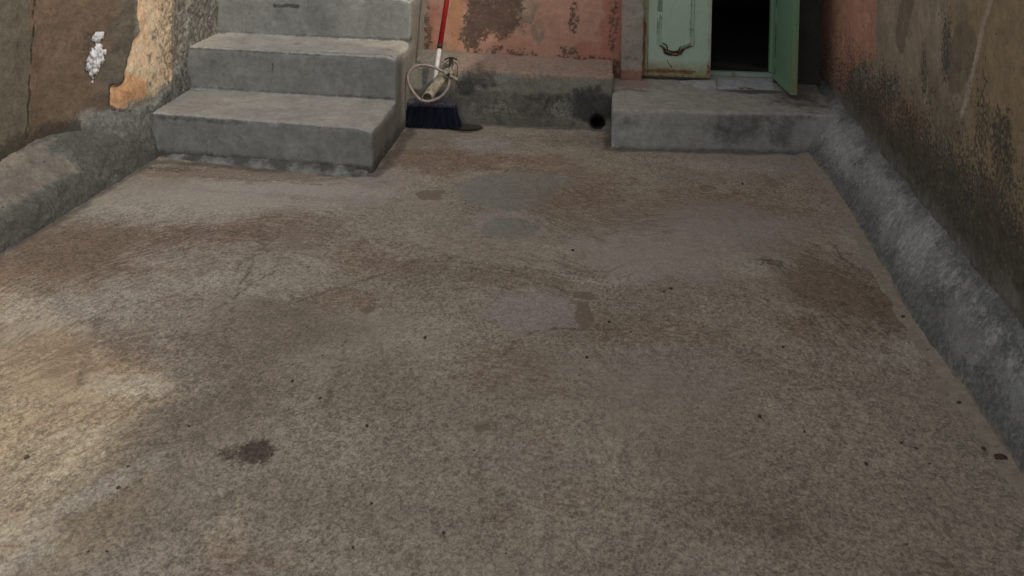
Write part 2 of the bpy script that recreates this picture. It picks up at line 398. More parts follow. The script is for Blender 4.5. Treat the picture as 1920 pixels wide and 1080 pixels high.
M_red = mat_plain('red_plastic_sleeve', (.40, .018, .022), (.30, .014, .018), .38, sc=60)
M_white = mat_plain('white_plastic_sleeve', (.62, .60, .58), (.48, .46, .44), .45, sc=60)
M_blk = mat_plain('black_rubber', (.02, .018, .016), (.035, .03, .028), .6)
M_blue = mat_plain('navy_plastic', (.012, .022, .065), (.02, .028, .07), .45, sc=40)
M_bris = mat_plain('navy_bristles', (.006, .011, .035), (.002, .004, .012), .7, sc=160, bump=.6)
M_dust = mat_plain('dusty_plastic_edge', (.10, .095, .11), (.02, .022, .05), .8, sc=60)
M_hose = mat_plain('dusty_grey_hose', (.29, .235, .215), (.20, .165, .15), .7, sc=40)
M_pipe = mat_plain('dirty_pvc_pipe', (.34, .29, .22), (.15, .14, .10), .75, sc=45)
M_brass = mat_plain('tarnished_brass', (.12, .10, .07), (.05, .045, .04), .55, .5, sc=60)
M_peb = mat_plain('dark_stone', (.05, .04, .034), (.09, .07, .055), .9, sc=90)
M_redpeb = mat_plain('brick_crumb', (.10, .052, .034), (.07, .04, .03), .9, sc=90)
M_foam = mat_plain('white_hardened_foam', (.62, .62, .64), (.40, .40, .42), .8, sc=55, bump=.8)
M_ground = mat_plain('bare_ground', (.22, .18, .14), (.16, .13, .10), .95, sc=2)

# ------------------------------------------------------------------ setting: ground and floor
g = mesh_np('ground', [(-60, -60, -.08), (60, -60, -.08), (60, 60, -.08), (-60, 60, -.08)], [(0, 1, 2, 3)], M_ground); tag(g, kind='structure')
xs = np.concatenate([frange(-2.75, 1.6, .0125)])
ys = np.concatenate([frange(-2.6, 1.3, .05)[:-1], frange(1.3, 5.4, .0125)])
X, Y = np.meshgrid(xs, ys); G = np.stack([X, Y, np.zeros_like(X)], -1)
P = G.reshape(-1, 3)
def wx(px, py): return at_z(px, py)[:2]
def fblob(lst, **k):
    out = np.zeros(len(P))
    for i, b in enumerate(lst):
        px, py, rx, ry = b[:4]; o = dict(k); st = 1.0
        if len(b) > 4: o.update(b[4])
        st = o.pop('st', 1.0); ang = o.pop('ang', 0)
        c = wx(px, py); ax = np.linalg.norm(wx(px+rx, py)-c); ay = np.linalg.norm(wx(px, py+ry)-c)
        out = np.maximum(out, st*blob2(P, c, ax, ay, ang, s=i+o.pop('seed', 0), **o))
    return out
def fline(lines, width):
    out = np.zeros(len(P)); Wp = P[:, :2]+np.column_stack([fbm(P, 7, 3, 61), fbm(P, 7, 3, 62)])*.05
    for ln in lines:
        wd = width
        if isinstance(ln, tuple): ln, wd = ln
        out = np.maximum(out, sst(line_d(Wp, [wx(*p) for p in ln]), wd, wd*.2))
    return out
pmac = fbm(P, 1.6, 5, 41); pmac2 = fbm(P, 3.2, 5, 47)
A = {}
A['brown'] = np.maximum.reduce([
    fblob([(230, 470, 230, 42), (60, 520, 150, 42), (390, 440, 110, 24), (500, 405, 80, 22, {'ang': -.4}), (830, 300, 130, 28, {'st': .75}), (1010, 300, 90, 14, {'st': .7}), (720, 480, 110, 45, {'st': .55}),
           (1590, 545, 110, 55, {'wob': .25, 'st': .66}), (1580, 620, 130, 40, {'st': .6}), (1340, 385, 160, 35, {'st': .62}), (1050, 350, 150, 60, {'st': .6}), (1200, 620, 200, 40, {'st': .5}),
           (640, 560, 90, 24, {'st': .6}), (200, 660, 200, 40, {'st': .45}), (940, 690, 120, 60, {'st': .5}), (900, 470, 120, 30, {'st': .55})], soft=.45, wob=.35),
    .48*sst(pmac2, -.15, .5)])
A['grime'] = np.maximum.reduce([
    fblob([(500, 620, 150, 70, {'ang': .9}), (400, 780, 110, 130, {'ang': -.35, 'st': .75}), (260, 960, 130, 90, {'st': .6}), (700, 720, 110, 60, {'st': .55}), (1450, 985, 90, 26), (1400, 960, 160, 60, {'st': .55}),
           (560, 930, 200, 70, {'st': .5}), (820, 265, 130, 26, {'st': .8}), (1080, 262, 120, 14, {'st': .7}), (1700, 620, 60, 70, {'st': .6})], soft=.7, wob=.35, wsc=5),
    .35*sst(pmac, .0, .6)])
A['lilac'] = fblob([(1000, 580, 85, 42), (1200, 470, 140, 60, {'st': .8}), (1350, 420, 150, 50, {'st': .7}), (420, 370, 190, 26), (600, 365, 150, 26), (1280, 690, 150, 60, {'st': .42}), (950, 420, 70, 28), (700, 340, 60, 20), (900, 270, 60, 18, {'st': .8}),
    (1000, 860, 90, 60, {'st': .4}), (1420, 300, 130, 30, {'st': .7})], soft=.45, wob=.4)
A['light'] = np.maximum.reduce([fblob([(1420, 495, 65, 22), (1140, 515, 110, 22, {'st': .7}), (960, 330, 80, 10, {'st': .4}), (260, 400, 130, 16, {'st': .8}), (330, 480, 60, 20, {'st': .6}), (120, 575, 90, 20, {'st': .6}), (540, 350, 220, 16, {'st': .9}), (450, 385, 200, 20, {'st': .85}), (1350, 310, 120, 12, {'st': .6}),
    (240, 720, 90, 24, {'st': .8}), (830, 610, 60, 20, {'st': .5}), (1650, 660, 80, 12, {'ang': -.6, 'st': .8}), (160, 930, 150, 22, {'ang': .95, 'st': .8}), (60, 1040, 80, 22, {'ang': .9, 'st': .8}), (60, 1000, 60, 30, {'st': .6}), (430, 980, 30, 60, {'st': .5}), (1700, 650, 30, 40, {'st': .7})], soft=.5, wob=.4),
    .42*sst(fbm(P, 4.1, 5, 77), .0, .5)])
A['grey'] = fblob([(950, 358, 95, 36), (955, 428, 55, 22, {'st': .8}), (1000, 340, 80, 18), (970, 595, 60, 26, {'st': .0})], soft=.12, wob=.22)
A['spot'] = fblob([(806, 366, 25, 11), (1095, 592, 17, 30), (1095, 555, 22, 8), (690, 580, 14, 9, {'st': .8}), (905, 802, 15, 10, {'st': .8}), (1325, 352, 16, 7, {'st': .7}), (150, 640, 20, 30, {'st': .5})], soft=.25, wob=.35, wsc=20)
A['soot'] = fblob([(480, 847, 36, 21, {'soft': .7, 'wob': .2}), (438, 852, 40, 14, {'soft': .8, 'st': .6}), (1435, 490, 40, 12, {'soft': .9, 'st': .55}), (320, 318, 60, 5, {'st': .5}), (790, 556, 30, 12, {'st': .35})], wob=.4, wsc=16)
A['wet'] = np.maximum(fblob([(872, 240, 32, 9)], soft=.12, wob=.15),
    sst(line_d(P[:, :2]+.06*np.column_stack([fbm(P, 6, 3, 3), fbm(P, 6, 3, 4)]), [(-2.28, 3.0), (-2.25, 4.16), (-1.09, 4.12), (-1.10, 5.05), (.04, 5.05), (.03, 4.7), (1.05, 4.79)]), .075, .01)*.62)
A['sun_glow'] = fblob([(90, 800, 190, 130), (240, 730, 130, 40), (30, 700, 120, 70), (430, 990, 30, 60, {'st': .7}), (120, 960, 150, 80, {'st': .8})], soft=.7, wob=.3, wsc=4)  # yellow sunlight glow painted into the floor colour at lower left
A['groove'] = fline([([(440, 500), (490, 462), (530, 425)], .014), ([(430, 610), (450, 540), (480, 475)], .012), ([(380, 590), (430, 565), (520, 500)], .008), ([(470, 455), (560, 490), (600, 520)], .008),
    ([(560, 560), (700, 520), (820, 480), (930, 500), (1060, 545), (1085, 570)], .012), ([(940, 665), (985, 630), (1040, 615), (1160, 618)], .010), ([(640, 240), (600, 600)], .0001),
    ([(350, 440), (420, 430), (500, 455)], .010), ([(150, 720), (165, 660), (190, 600)], .016), ([(600, 770), (640, 700), (660, 640)], .010), ([(255, 742), (300, 745), (340, 728)], .008),
    ([(1540, 440), (1620, 520), (1650, 590)], .008), ([(380, 330), (480, 338), (620, 350)], .010)], .01)*.85
A['smooth'] = np.clip(A['grey']+.7*A['lilac']+.5*fblob([(450, 350, 250, 36), (1300, 430, 220, 80), (640, 640, 140, 60)], soft=.6)+.8*A['wet']+A['spot'], 0, 1)
dz = .005*fbm(P, 2.0, 4, 11)+.0014*fbm(P, 14, 3, 12)-.003*A['groove']+.0025*A['light']
G2 = P.copy(); G2[:, 2] += dz
# the cement curls up slightly where it meets the kerbs and steps
# broom and trowel sweeps: streak coordinates around a few turning points
cents = [wx(300, 680), wx(1330, 640), wx(860, 700), wx(1180, 330), wx(300, 1000)]
cx_ = [((230, 470), 0), ((1590, 540), 1), ((900, 500), 2), ((1100, 400), 3), ((200, 850), 4), ((560, 480), 0), ((1350, 560), 1)]
keys = np.array([wx(*a[0]) for a in cx_]); own = np.array([a[1] for a in cx_])[np.argmin(((P[:, None, :2]-keys[None])**2).sum(-1), 1)]
dC = P[:, :2]-np.array(cents)[own]; rr_ = np.hypot(dC[:, 0], dC[:, 1]*.8); aa_ = np.arctan2(dC[:, 1]*.8, dC[:, 0])
cw = sst(rr_, .18, .42); rr_ = rr_+.09*fbm(P, 2.6, 3, 83)
flow = np.column_stack([rr_*48, aa_*rr_*9, own*9.7])
A['sweep_dark'] = fblob([(230, 455, 260, 60, {'st': .95}), (1590, 545, 130, 70, {'st': .95}), (520, 440, 130, 60, {'st': .8}), (900, 500, 230, 50, {'st': .62}), (1120, 390, 150, 70, {'st': .6}), (1400, 620, 280, 90, {'st': .6}), (150, 620, 250, 120, {'st': .55}), (200, 880, 300, 160, {'st': .5}), (430, 325, 250, 14, {'st': .8})], soft=.6, wob=.35)
A['sweep_pale'] = fblob([(300, 390, 260, 34, {'st': .85}), (420, 500, 200, 60, {'st': .7}), (1640, 470, 90, 60, {'st': .75}), (880, 470, 200, 30, {'st': .7}), (1250, 480, 200, 60, {'st': .6}), (1560, 640, 180, 60, {'st': .6}), (150, 570, 200, 50, {'st': .75}), (150, 900, 200, 120, {'st': .62})], soft=.6, wob=.35, seed=5)
A['sweep_dark'] *= cw; A['sweep_pale'] *= cw
A['smooth'] = np.clip(A['smooth']+.75*sst(fbm(P, 2.2, 4, 97), -.05, .45), 0, 1)
fl = mesh_np('floor', G2, grid_faces(len(ys), len(xs)), M_floor, attrs=A); tag(fl, kind='structure')
fa_ = fl.data.attributes.new('flow', 'FLOAT_VECTOR', 'POINT'); fa_.data.foreach_set('vector', flow.astype(np.float32).ravel())

# puddle by the broom
P0 = wx(871, 240); n = 40
pv = [(P0[0], P0[1], .0085)]+[(P0[0]+(.098+.008*math.sin(3*a))*math.cos(a), P0[1]+(.062+.005*math.sin(2*a+2))*math.sin(a), .0075) for a in np.arange(n)*2*math.pi/n]
M_water = mat_plain('murky_water', (.05, .04, .033), (.035, .028, .023), .16, sc=20, bump=.02, spec=.5)
o = mesh_np('water', pv, np.zeros((0, 4)), M_water, tris=[(0, 1+i, 1+(i+1) % n) for i in range(n)]); tag(o, kind='structure')

# ------------------------------------------------------------------ stairs
stair = empty('concrete_staircase', (-1.7, 4.2, 0), 'bare grey cement staircase climbing away beside the left wall, worn step edges', 'staircase')
fronts = [4.20, 4.69, 5.09, 5.50]; tops = [.225, .47, .725, .97]
YE = 5.95
def occ(X, Y, Z):
    r = np.zeros(X.shape, bool)
    for f, t in zip(fronts, tops): r |= (Y > f) & (Z < t)
    return r
st = .0125
zsv = np.concatenate([frange(-.05, .225, st)[:-1], frange(.225, .47, st)[:-1], frange(.47, .725, st)[:-1], frange(.725, .97, st)])
ysv = np.concatenate([frange(4.20, 4.69, st)[:-1], frange(4.69, 5.09, st)[:-1], frange(5.09, 5.5, st)[:-1], frange(5.5, YE, .03)])
V, Q = voxel(frange(-2.50, -1.12, st), ysv, zsv, occ)
V0 = V.copy(); V = relax(V, Q, 4)
V[:, 1] += np.interp(V[:, 0], [-2.5, -2.27, -1.12], [.045, .035, -.045])*np.interp(V[:, 1], [4.2, 5.2], [1, .25])
V[:, 2] += np.interp(V[:, 0], [-2.5, -1.12], [.004, -.004])
V[:, 0] += np.interp(V0[:, 0], [-2.3, -1.12], [0, 1])*(4.2-V[:, 1])*.018
EM = np.clip(np.linalg.norm(relax(V0, Q, 6)-V0, axis=1)/.006, 0, 1)
N_ = vnormals(V, Q)
V = V + N_*(rough(V, .95)+.004*fbm(V, 5, 2, 88)-EM*.012*np.clip(fbm(V, 16, 3, 87)+.12, 0, 1))[:, None]
# (worn) wavy noses at the right-hand corner
for f, t in zip(fronts, tops):
    k = np.exp(-((V[:, 2]-t)/.03)**2-((V[:, 0]+1.12)/.05)**2)*(V[:, 1] > f-.05)*(V[:, 1] < f+.42)
    V[:, 0] -= k*(.018+.02*np.abs(fbm(V, 8, 2, 91))); V[:, 2] -= k*.012
N_ = vnormals(V, Q)
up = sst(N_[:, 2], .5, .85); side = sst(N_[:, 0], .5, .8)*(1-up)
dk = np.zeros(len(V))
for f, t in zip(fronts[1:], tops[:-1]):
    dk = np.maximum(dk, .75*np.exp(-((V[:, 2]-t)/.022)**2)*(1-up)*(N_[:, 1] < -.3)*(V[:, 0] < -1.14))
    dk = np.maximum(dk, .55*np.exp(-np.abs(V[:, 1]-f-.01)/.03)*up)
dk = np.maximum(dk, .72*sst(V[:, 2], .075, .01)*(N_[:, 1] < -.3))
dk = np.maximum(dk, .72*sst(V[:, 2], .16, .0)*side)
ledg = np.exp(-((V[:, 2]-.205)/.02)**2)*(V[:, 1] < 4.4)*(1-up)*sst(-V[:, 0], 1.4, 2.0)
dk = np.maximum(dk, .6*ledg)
dk = np.maximum(dk, sst(line_d(V[:, [0, 2]], [(-1.99, .655), (-1.9, .66), (-1.84, .655)]), .02, .004)*(V[:, 1] > 4.95)*.9)
dk = np.maximum(dk, sst(line_d(V[:, [0, 2]], [(-1.845, .30), (-1.84, .40)]), .008, .002)*(V[:, 1] > 4.6)*(V[:, 1] < 4.8)*.7)
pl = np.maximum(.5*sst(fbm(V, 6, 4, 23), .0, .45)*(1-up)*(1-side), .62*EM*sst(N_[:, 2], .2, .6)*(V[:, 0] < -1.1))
Q3 = V[Q].mean(1); idx = np.digitize(V0[Q].mean(1)[:, 1], [f+.001 for f in fronts[1:]])
# the face of a riser belongs to its own step
nq = np.cross(V[Q[:, 2]]-V[Q[:, 0]], V[Q[:, 3]]-V[Q[:, 1]]); Y0 = V0[Q].mean(1)[:, 1]
for k, f in enumerate(fronts[1:], 1): idx[np.abs(Y0-f) < .0015] = k
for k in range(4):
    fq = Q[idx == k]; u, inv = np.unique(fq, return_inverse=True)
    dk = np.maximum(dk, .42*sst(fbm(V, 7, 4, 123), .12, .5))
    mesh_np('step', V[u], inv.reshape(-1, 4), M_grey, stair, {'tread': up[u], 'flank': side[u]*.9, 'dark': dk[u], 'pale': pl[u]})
# low cement fillet along the foot of the first riser
us = frange(-2.27, -1.14, .012); vs = np.linspace(0, 1, 9)
U, W_ = np.meshgrid(us, vs)
fy = np.interp(U, [-2.27, -1.12], [4.235, 4.158]); wdt = np.interp(U, [-2.27, -1.9, -1.14], [.02, .05, .085])
G = np.stack([U, fy+.02-(wdt+.02)*(1-W_), -.006+.040*np.sin(W_*1.35)*np.interp(U, [-2.27, -2.1, -1.3, -1.14], [.4, 1, 1, .35])], -1)
G[..., 1] += .012*fbm(G.reshape(-1, 3)*[1, 0, 0], 9, 3, 71).reshape(U.shape)*(1-W_)
surf('base_fillet', G, M_grey, stair, lambda p: .012*fbm(p, 12, 3, 72), {'dark': lambda p: .5+.5*fbm(p, 8, 3, 73)*1.5, 'pale': lambda p: .5*sst(fbm(p, 12, 3, 74), 0, .5)})

# ------------------------------------------------------------------ left wall
def plan(pts, step):
    pts = np.array(pts, float); d = np.r_[0, np.cumsum(np.linalg.norm(np.diff(pts, axis=0), axis=1))]
    s = frange(0, d[-1], step); x = np.interp(s, d, pts[:, 0]); y = np.interp(s, d, pts[:, 1])
    k = 9; pad = lambda a: np.convolve(np.pad(a, k//2, mode='edge'), np.ones(k)/k, 'valid')
    return s, pad(x), pad(y)
lw = empty('plaster_wall', (-2.5, 3.0, 0), 'brown stained plaster wall on the left with a broken ochre patch beside the stairs', 'wall')
s, px_, py_ = plan([(-2.52, -2.6), (-2.53, 3.3), (-2.52, 3.68), (-2.44, 3.86), (-2.315, 4.02), (-2.31, 4.3), (-2.34, 4.7), (-2.36, 5.95)], .0125)
cut = py_ < 2.4; keep = (~cut) | (np.arange(len(s)) % 6 == 0)
s, px_, py_ = s[keep], px_[keep], py_[keep]
zz = np.concatenate([frange(-.03, 1.15, .0125)[:-1], frange(1.15, 1.35, .05)])
G = np.zeros((len(zz), len(s), 3)); G[..., 0] = px_; G[..., 1] = py_; G[..., 2] = zz[:, None]
def hitwall(px, py):   # point on the left wall surface seen at that pixel (plan polyline)
    best = None
    for i in range(len(s)-1):
        a = np.array([px_[i], py_[i]]); b = np.array([px_[i+1], py_[i+1]]); d = ray(px, py)
        M = np.array([[d[0], a[0]-b[0]], [d[1], a[1]-b[1]]])
        if abs(np.linalg.det(M)) < 1e-9: continue
        t, u = np.linalg.solve(M, a)
        if -1e-6 <= u <= 1 and t > 0 and (best is None or t < best): best = t
    return np.array([0, 0, CAM_H])+ray(px, py)*best
def disp_left(p):
    fr = sst(p[:, 1], 3.85, 4.0)                           # rubble part beside the stairs
    lump = np.exp(-((p[:, 2]-.17)/.13)**2)*fr
    r = rough(p, 1.5)+fr*(.012*fbm(p, 6, 3, 51)+.008*fbm(p, 22, 3, 52))+lump*(.012+.014*np.abs(fbm(p, 13, 3, 53)))
    thick = oc_mask(p)                                      # plaster coat missing on the ochre patch
    return r-.014*thick
def suv(p, k=1):
    return np.column_stack([np.interp(p[:, 1], py_, s), p[:, 2]])
oc_poly = [suv(hitwall(*q)[None])[0] for q in [(262, -60), (258, 20), (262, 60), (242, 110), (236, 150), (232, 158), (206, 160), (208, 190), (222, 205), (260, 210), (300, 188), (335, 130), (352, 60), (360, 20), (350, -60)]]
def oc_mask(p):
    q = suv(p)+.035*np.column_stack([fbm(p, 10, 4, 55), fbm(p, 10, 4, 56)])
    return sst(poly_sd(q, oc_poly), -.012, .012)
def lblob(p, px, py, X, ry, rz, soft=.4, wob=.3, s=0, wsc=10):
    c = at_x(px, py, X); return blob2(np.column_stack([p[:, 1], p[:, 2], p[:, 0]]), (c[1], c[2]), ry, rz, 0, soft, wob, s, wsc)
crk = [at_x(*q, -2.52)[[1, 2]] for q in [(75, -60), (66, 0), (62, 60), (58, 130), (56, 200), (50, 272)]]
lattr = {
    'olive': lambda p: np.maximum(sst(p[:, 1], at_x(60, 150, -2.52)[1]+.01, at_x(60, 150, -2.52)[1]-.01)*.9, .45*sst(fbm(p, 2.5, 4, 3), 0, .5)),
    'ochre': oc_mask,
    'orange': lambda p: oc_mask(p)*np.maximum(lblob(p, 240, 185, -2.33, .16, .10), .5*lblob(p, 262, 40, -2.31, .1, .12, s=2)),
    'greyed': lambda p: np.maximum.reduce([sst(p[:, 1], 4.05, 4.15)*(1-oc_mask(p))*.95, sst(p[:, 2]+.10*fbm(p, 6, 3, 5), .36, .26)*sst(p[:, 1], 3.7, 3.85), sst(p[:, 1], 4.45, 4.6)]),
    'bend_dark': lambda p: (1-oc_mask(p))*np.maximum(lblob(p, 215, 80, -2.4, .10, .30, s=3, wob=.35), .8*lblob(p, 205, 140, -2.38, .08, .12, s=4)),  # darker brown-grey tone around the bend in the wall
    'mould': lambda p: np.maximum.reduce([.50*oc_mask(p)*sst(p[:, 1], 4.1, 4.5), .5*sst(p[:, 1], 4.0, 4.3)*(1-oc_mask(p)), .5*sst(p[:, 1], 4.3, 4.6), .55*sst(fbm(p, 5, 4, 8), .0, .5), .95*sst(p[:, 2]+.03*fbm(p, 8, 3, 6), .36, .25)*(p[:, 1] < 3.85),  # also a dark band along the crevice above the ledge
        .8*(sst(np.abs(poly_sd(suv(p)+.035*np.column_stack([fbm(p, 10, 4, 55), fbm(p, 10, 4, 56)]), oc_poly)), .016, .003)*sst(p[:, 1], 4.2, 4.0))]),
    'white': lambda p: np.zeros(len(p)),
    'crack': lambda p: sst(line_d(p[:, 1:3]+.035*np.column_stack([fbm(p, 9, 4, 91), fbm(p, 9, 4, 92)]), crk), .009, .002)*(p[:, 1] < 3.75)}
surf('plaster_coat', G, M_left, lw, disp_left, lattr, back=(-.25, 0, 0))
# hardened white foam on the wall
def blobmesh(name, c, r, mat, parent, sc=(1, 1, 1), amp=.25, seed=0, n=20, nf=2.0):
    th = np.linspace(0, math.pi, n); ph = np.arange(2*n)*math.pi/n
    T, H_ = np.meshgrid(th, ph, indexing='ij'); D = np.stack([np.sin(T)*np.cos(H_), np.sin(T)*np.sin(H_), np.cos(T)], -1).reshape(-1, 3)
    R = r*(1+amp*2*fbm(D+seed*7.3, nf, 3, seed)); V = D*R[:, None]*np.array(sc)+np.array(c)
    i = np.arange(n*2*n).reshape(n, 2*n); j = np.roll(i, -1, 1)
    q = np.stack([i[:-1], i[1:], j[1:], j[:-1]], -1).reshape(-1, 4)
    return mesh_np(name, V, q, mat, parent)
def join(objs, name):
    import bmesh
    bm = bmesh.new()
    for o in objs: bm.from_mesh(o.data)
    me = bpy.data.meshes.new(name); bm.to_mesh(me); bm.free(); me.materials.append(objs[0].data.materials[0])
    for p_ in me.polygons: p_.use_smooth = True
    par = objs[0].parent
    for o in objs: bpy.data.objects.remove(o)
    return link(name, me, par)
fo = []
for i, (x_, y_, r_) in enumerate([(183, 70, .026), (190, 66, .018), (176, 73, .014), (184, 92, .030), (176, 104, .034), (188, 102, .026), (170, 113, .028), (181, 118, .032), (168, 124, .024), (178, 130, .026), (172, 137, .018), (190, 112, .02), (196, 98, .014), (173, 154, .007), (174, 146, .006)]):
    c = hitwall(x_, y_); fo.append(blobmesh('f', c, r_, M_foam, lw, (.55, .8, 1), .42, i, 16, 3.2))
join(fo, 'foam_patch')

# ledge (sloping rubble bank) at the foot of the left wall
lg = None
yv = np.concatenate([frange(-2.6, 2.3, .08)[:-1], frange(2.3, 4.26, .0125)]); vs = np.linspace(0, 1, 46)
Yg, Vg = np.meshgrid(yv, vs)
k = sst(Yg, 3.45, 3.85)       # 0 = kerb with sloping top, 1 = steep rubble against the wall
x0 = np.interp(Yg, [2.2, 3.0, 3.6, 4.2], [-2.29, -2.285, -2.272, -2.255])
prof_x = np.interp(Vg, [0, .12, .34, .42, 1], [0, -.006, -.028, -.055, -.32]); prof_z = np.interp(Vg, [0, .12, .34, .42, 1], [-.03, .02, .100, .125, .275])
steep_x = np.interp(Vg, [0, .2, .5, .8, 1], [0, -.016, -.045, -.085, -.18]); steep_z = np.interp(Vg, [0, .2, .5, .8, 1], [-.03, .05, .13, .20, .25])
G = np.stack([x0+prof_x*(1-k)+steep_x*k, Yg, prof_z*(1-k)+steep_z*k], -1)
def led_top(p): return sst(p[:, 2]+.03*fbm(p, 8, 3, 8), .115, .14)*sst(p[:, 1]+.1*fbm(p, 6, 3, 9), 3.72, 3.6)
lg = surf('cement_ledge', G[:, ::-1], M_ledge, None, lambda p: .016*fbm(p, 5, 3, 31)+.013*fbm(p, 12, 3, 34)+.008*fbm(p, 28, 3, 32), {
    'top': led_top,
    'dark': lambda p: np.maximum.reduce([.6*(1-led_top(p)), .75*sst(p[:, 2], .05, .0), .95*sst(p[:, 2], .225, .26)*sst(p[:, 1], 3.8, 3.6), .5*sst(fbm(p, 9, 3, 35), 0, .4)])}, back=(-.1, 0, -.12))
tag(lg, 'low rough grey cement ledge sloping up along the foot of the left wall', 'ledge')

# ------------------------------------------------------------------ right wall
rw = empty('plaster_wall', (1.2, 3.0, 0), 'long brown mildewed plaster wall on the right ending in a salmon painted strip', 'wall')
A0, A1 = np.array([1.315, 5.62]), np.array([.96, -2.6])
def rwx(y): return np.interp(y, [-2.6, 2.0, 5.5, 5.62], [1.02, 1.16, 1.31, 1.315])
def on_right(px, py):
    y = 3.0
    for _ in range(30):
        P_ = at_x(px, py, float(rwx(y))); y = P_[1]
    return P_[[1, 2]]
yy = np.concatenate([frange(-2.6, 2.2, .06)[:-1], frange(2.2, 5.62, .0125)]); zz = np.concatenate([frange(-.03, 1.2, .0125)[:-1], frange(1.2, 2.3, .05)])
Yg, Zg = np.meshgrid(yy, zz); G = np.stack([rwx(Yg), Yg, Zg], -1)
R2 = lambda p: p[:, 1:3]
def rwarp(p, a=.03, sc=7, s=0): return p[:, 1:3]+a*np.column_stack([fbm(p, sc, 4, 101+s), fbm(p, sc, 4, 102+s)])
def rpoly(p, px, soft=.03, a=.04, s=0): return sst(poly_sd(rwarp(p, a, 7, s), [on_right(*q) for q in px]), -soft, soft)
def rblob(p, px, py, ry, rz, s=0, soft=.4, wob=.35):
    c = on_right(px, py); return blob2(np.column_stack([p[:, 1], p[:, 2], p[:, 0]]), c, ry, rz, 0, soft, wob, s, 8)
def ztop(y): return .235+0*y
def rline(p, px, wd, s=0): return sst(line_d(rwarp(p, .012, 14, s), [on_right(*q) for q in px]), wd, wd*.25)
rattr = {
    'olive': lambda p: np.maximum(.75*rblob(p, 1740, 250, .45, .3, 1), .5*sst(fbm(p, 1.7, 4, 9), 0, .5)),
    'ochre': lambda p: np.maximum(.85*rblob(p, 1900, 150, .45, .8, 2), .7*rblob(p, 1900, 450, .3, .35, 3)),
    'salmon': lambda p: rpoly(p, [(1535, -500), (1535, 190), (1562, 192), (1580, 182), (1590, 150), (1612, 118), (1640, 108), (1642, 60), (1646, 0), (1652, -500)], .012, .02)*(1-.0*p[:, 0]),
    'rust': lambda p: np.maximum.reduce([.8*rblob(p, 1700, 240, .25, .14, 5), .7*rblob(p, 1650, 210, .3, .12, 6), .6*rblob(p, 1860, 420, .15, .15, 7)]),
    'damp': lambda p: np.maximum(rpoly(p, [(1790, 55), (1812, 40), (1830, 55), (1826, 120), (1805, 170), (1780, 175), (1770, 120)], .012, .03, 3)*.8, .75*rpoly(p, [(1680, 30), (1700, -40), (1715, 0), (1700, 60), (1690, 110), (1676, 80)], .02, .03, 4)),
    'pale': lambda p: np.maximum.reduce([rline(p, [(1868, -60), (1862, 0), (1848, 40), (1838, 75), (1826, 130), (1818, 170), (1806, 215)], .022, 1), .5*rline(p, [(1735, 130), (1738, 170), (1732, 205)], .03, 2), .5*sst(fbm(p, 4, 4, 19), .1, .5)*sst(p[:, 2], .3, .6)]),
    'mould': lambda p: np.maximum.reduce([
        sst(p[:, 2]+.16*fbm(p, 4, 3, 21)+.05*fbm(p, 14, 3, 22), .80, .30)*np.interp(p[:, 1], [2, 3, 4.6, 5.1], [.95, .98, .92, .5]),
        .62*rblob(p, 1775, 95, .05, .12, 9), .6*rblob(p, 1772, 115, .03, .06, 10), .65*rblob(p, 1878, 280, .10, .12, 11), .5*rblob(p, 1840, 250, .06, .2, 12), .52*rblob(p, 1730, 140, .05, .1, 15),
        .42*sst(fbm(p, 3, 5, 24), 0, .5), .75*rblob(p, 1595, 175, .16, .10, 14), .45*rline(p, [(1600, 60), (1604, 90), (1595, 130), (1597, 170)], .02, 5)]),
    'greyed': lambda p: .6*sst(p[:, 2]+.08*fbm(p, 5, 3, 31), .40, .25)}
surf('plaster_coat', G[:, ::-1], M_right, rw, lambda p: rough(p, 1.5)+.010*fbm(p, 3.5, 3, 44)*1.0-.01*rattr['damp'](p)*0+.006*rattr['pale'](p)-.004*sst(p[:, 2], .55, .3)*np.abs(fbm(p, 30, 2, 45)), rattr, back=(.25, 0, 0))
# unseen wall added above the right wall to block the sun
nb = surf('sun_blocker_wall', np.stack(np.broadcast_arrays(*[a_ for a_ in (rwx(np.meshgrid(frange(.98, 3.3, .2), frange(2.305, 3.8, .2))[0])+.02, *np.meshgrid(frange(.98, 3.3, .2), frange(2.305, 3.8, .2)))]), -1)[:, ::-1], M_right, None, None, {}, back=(.25, 0, 0))
tag(nb, 'unseen plain wall added above the brown wall to block the sun', 'wall')
# sloping cement skirting between floor and wall
yy = np.concatenate([frange(-2.6, 1.9, .06)[:-1], frange(1.9, 5.50, .0125)]); vs = np.linspace(0, 1, 34); Yg, Vg = np.meshgrid(yy, vs)
fx = np.interp(Yg, [-2.6, 2.24, 2.61, 3.03, 3.5, 3.97, 4.3, 4.62, 4.80, 5.5], [1.0, 1.045, 1.045, 1.033, 1.055, 1.082, 1.088, 1.078, 1.068, 1.19])
wx_ = rwx(Yg)+.012
t = Vg; zt = .262+.028*fbm(np.stack([Yg.ravel(), 0*Yg.ravel(), 0*Yg.ravel()], 1), 2.6, 4, 165).reshape(Yg.shape)
bx = fx+(wx_-fx)*np.interp(t, [0, .15, .5, .8, 1], [0, .10, .44, .76, 1.06]); bz = -.02+(zt+.02)*np.interp(t, [0, .15, .5, .8, 1], [0, .17, .52, .81, 1.0])
back_up = sst(Yg, 4.75, 5.1)
bz = bz+(.02)*back_up*t
G = np.stack([bx, Yg, bz], -1)
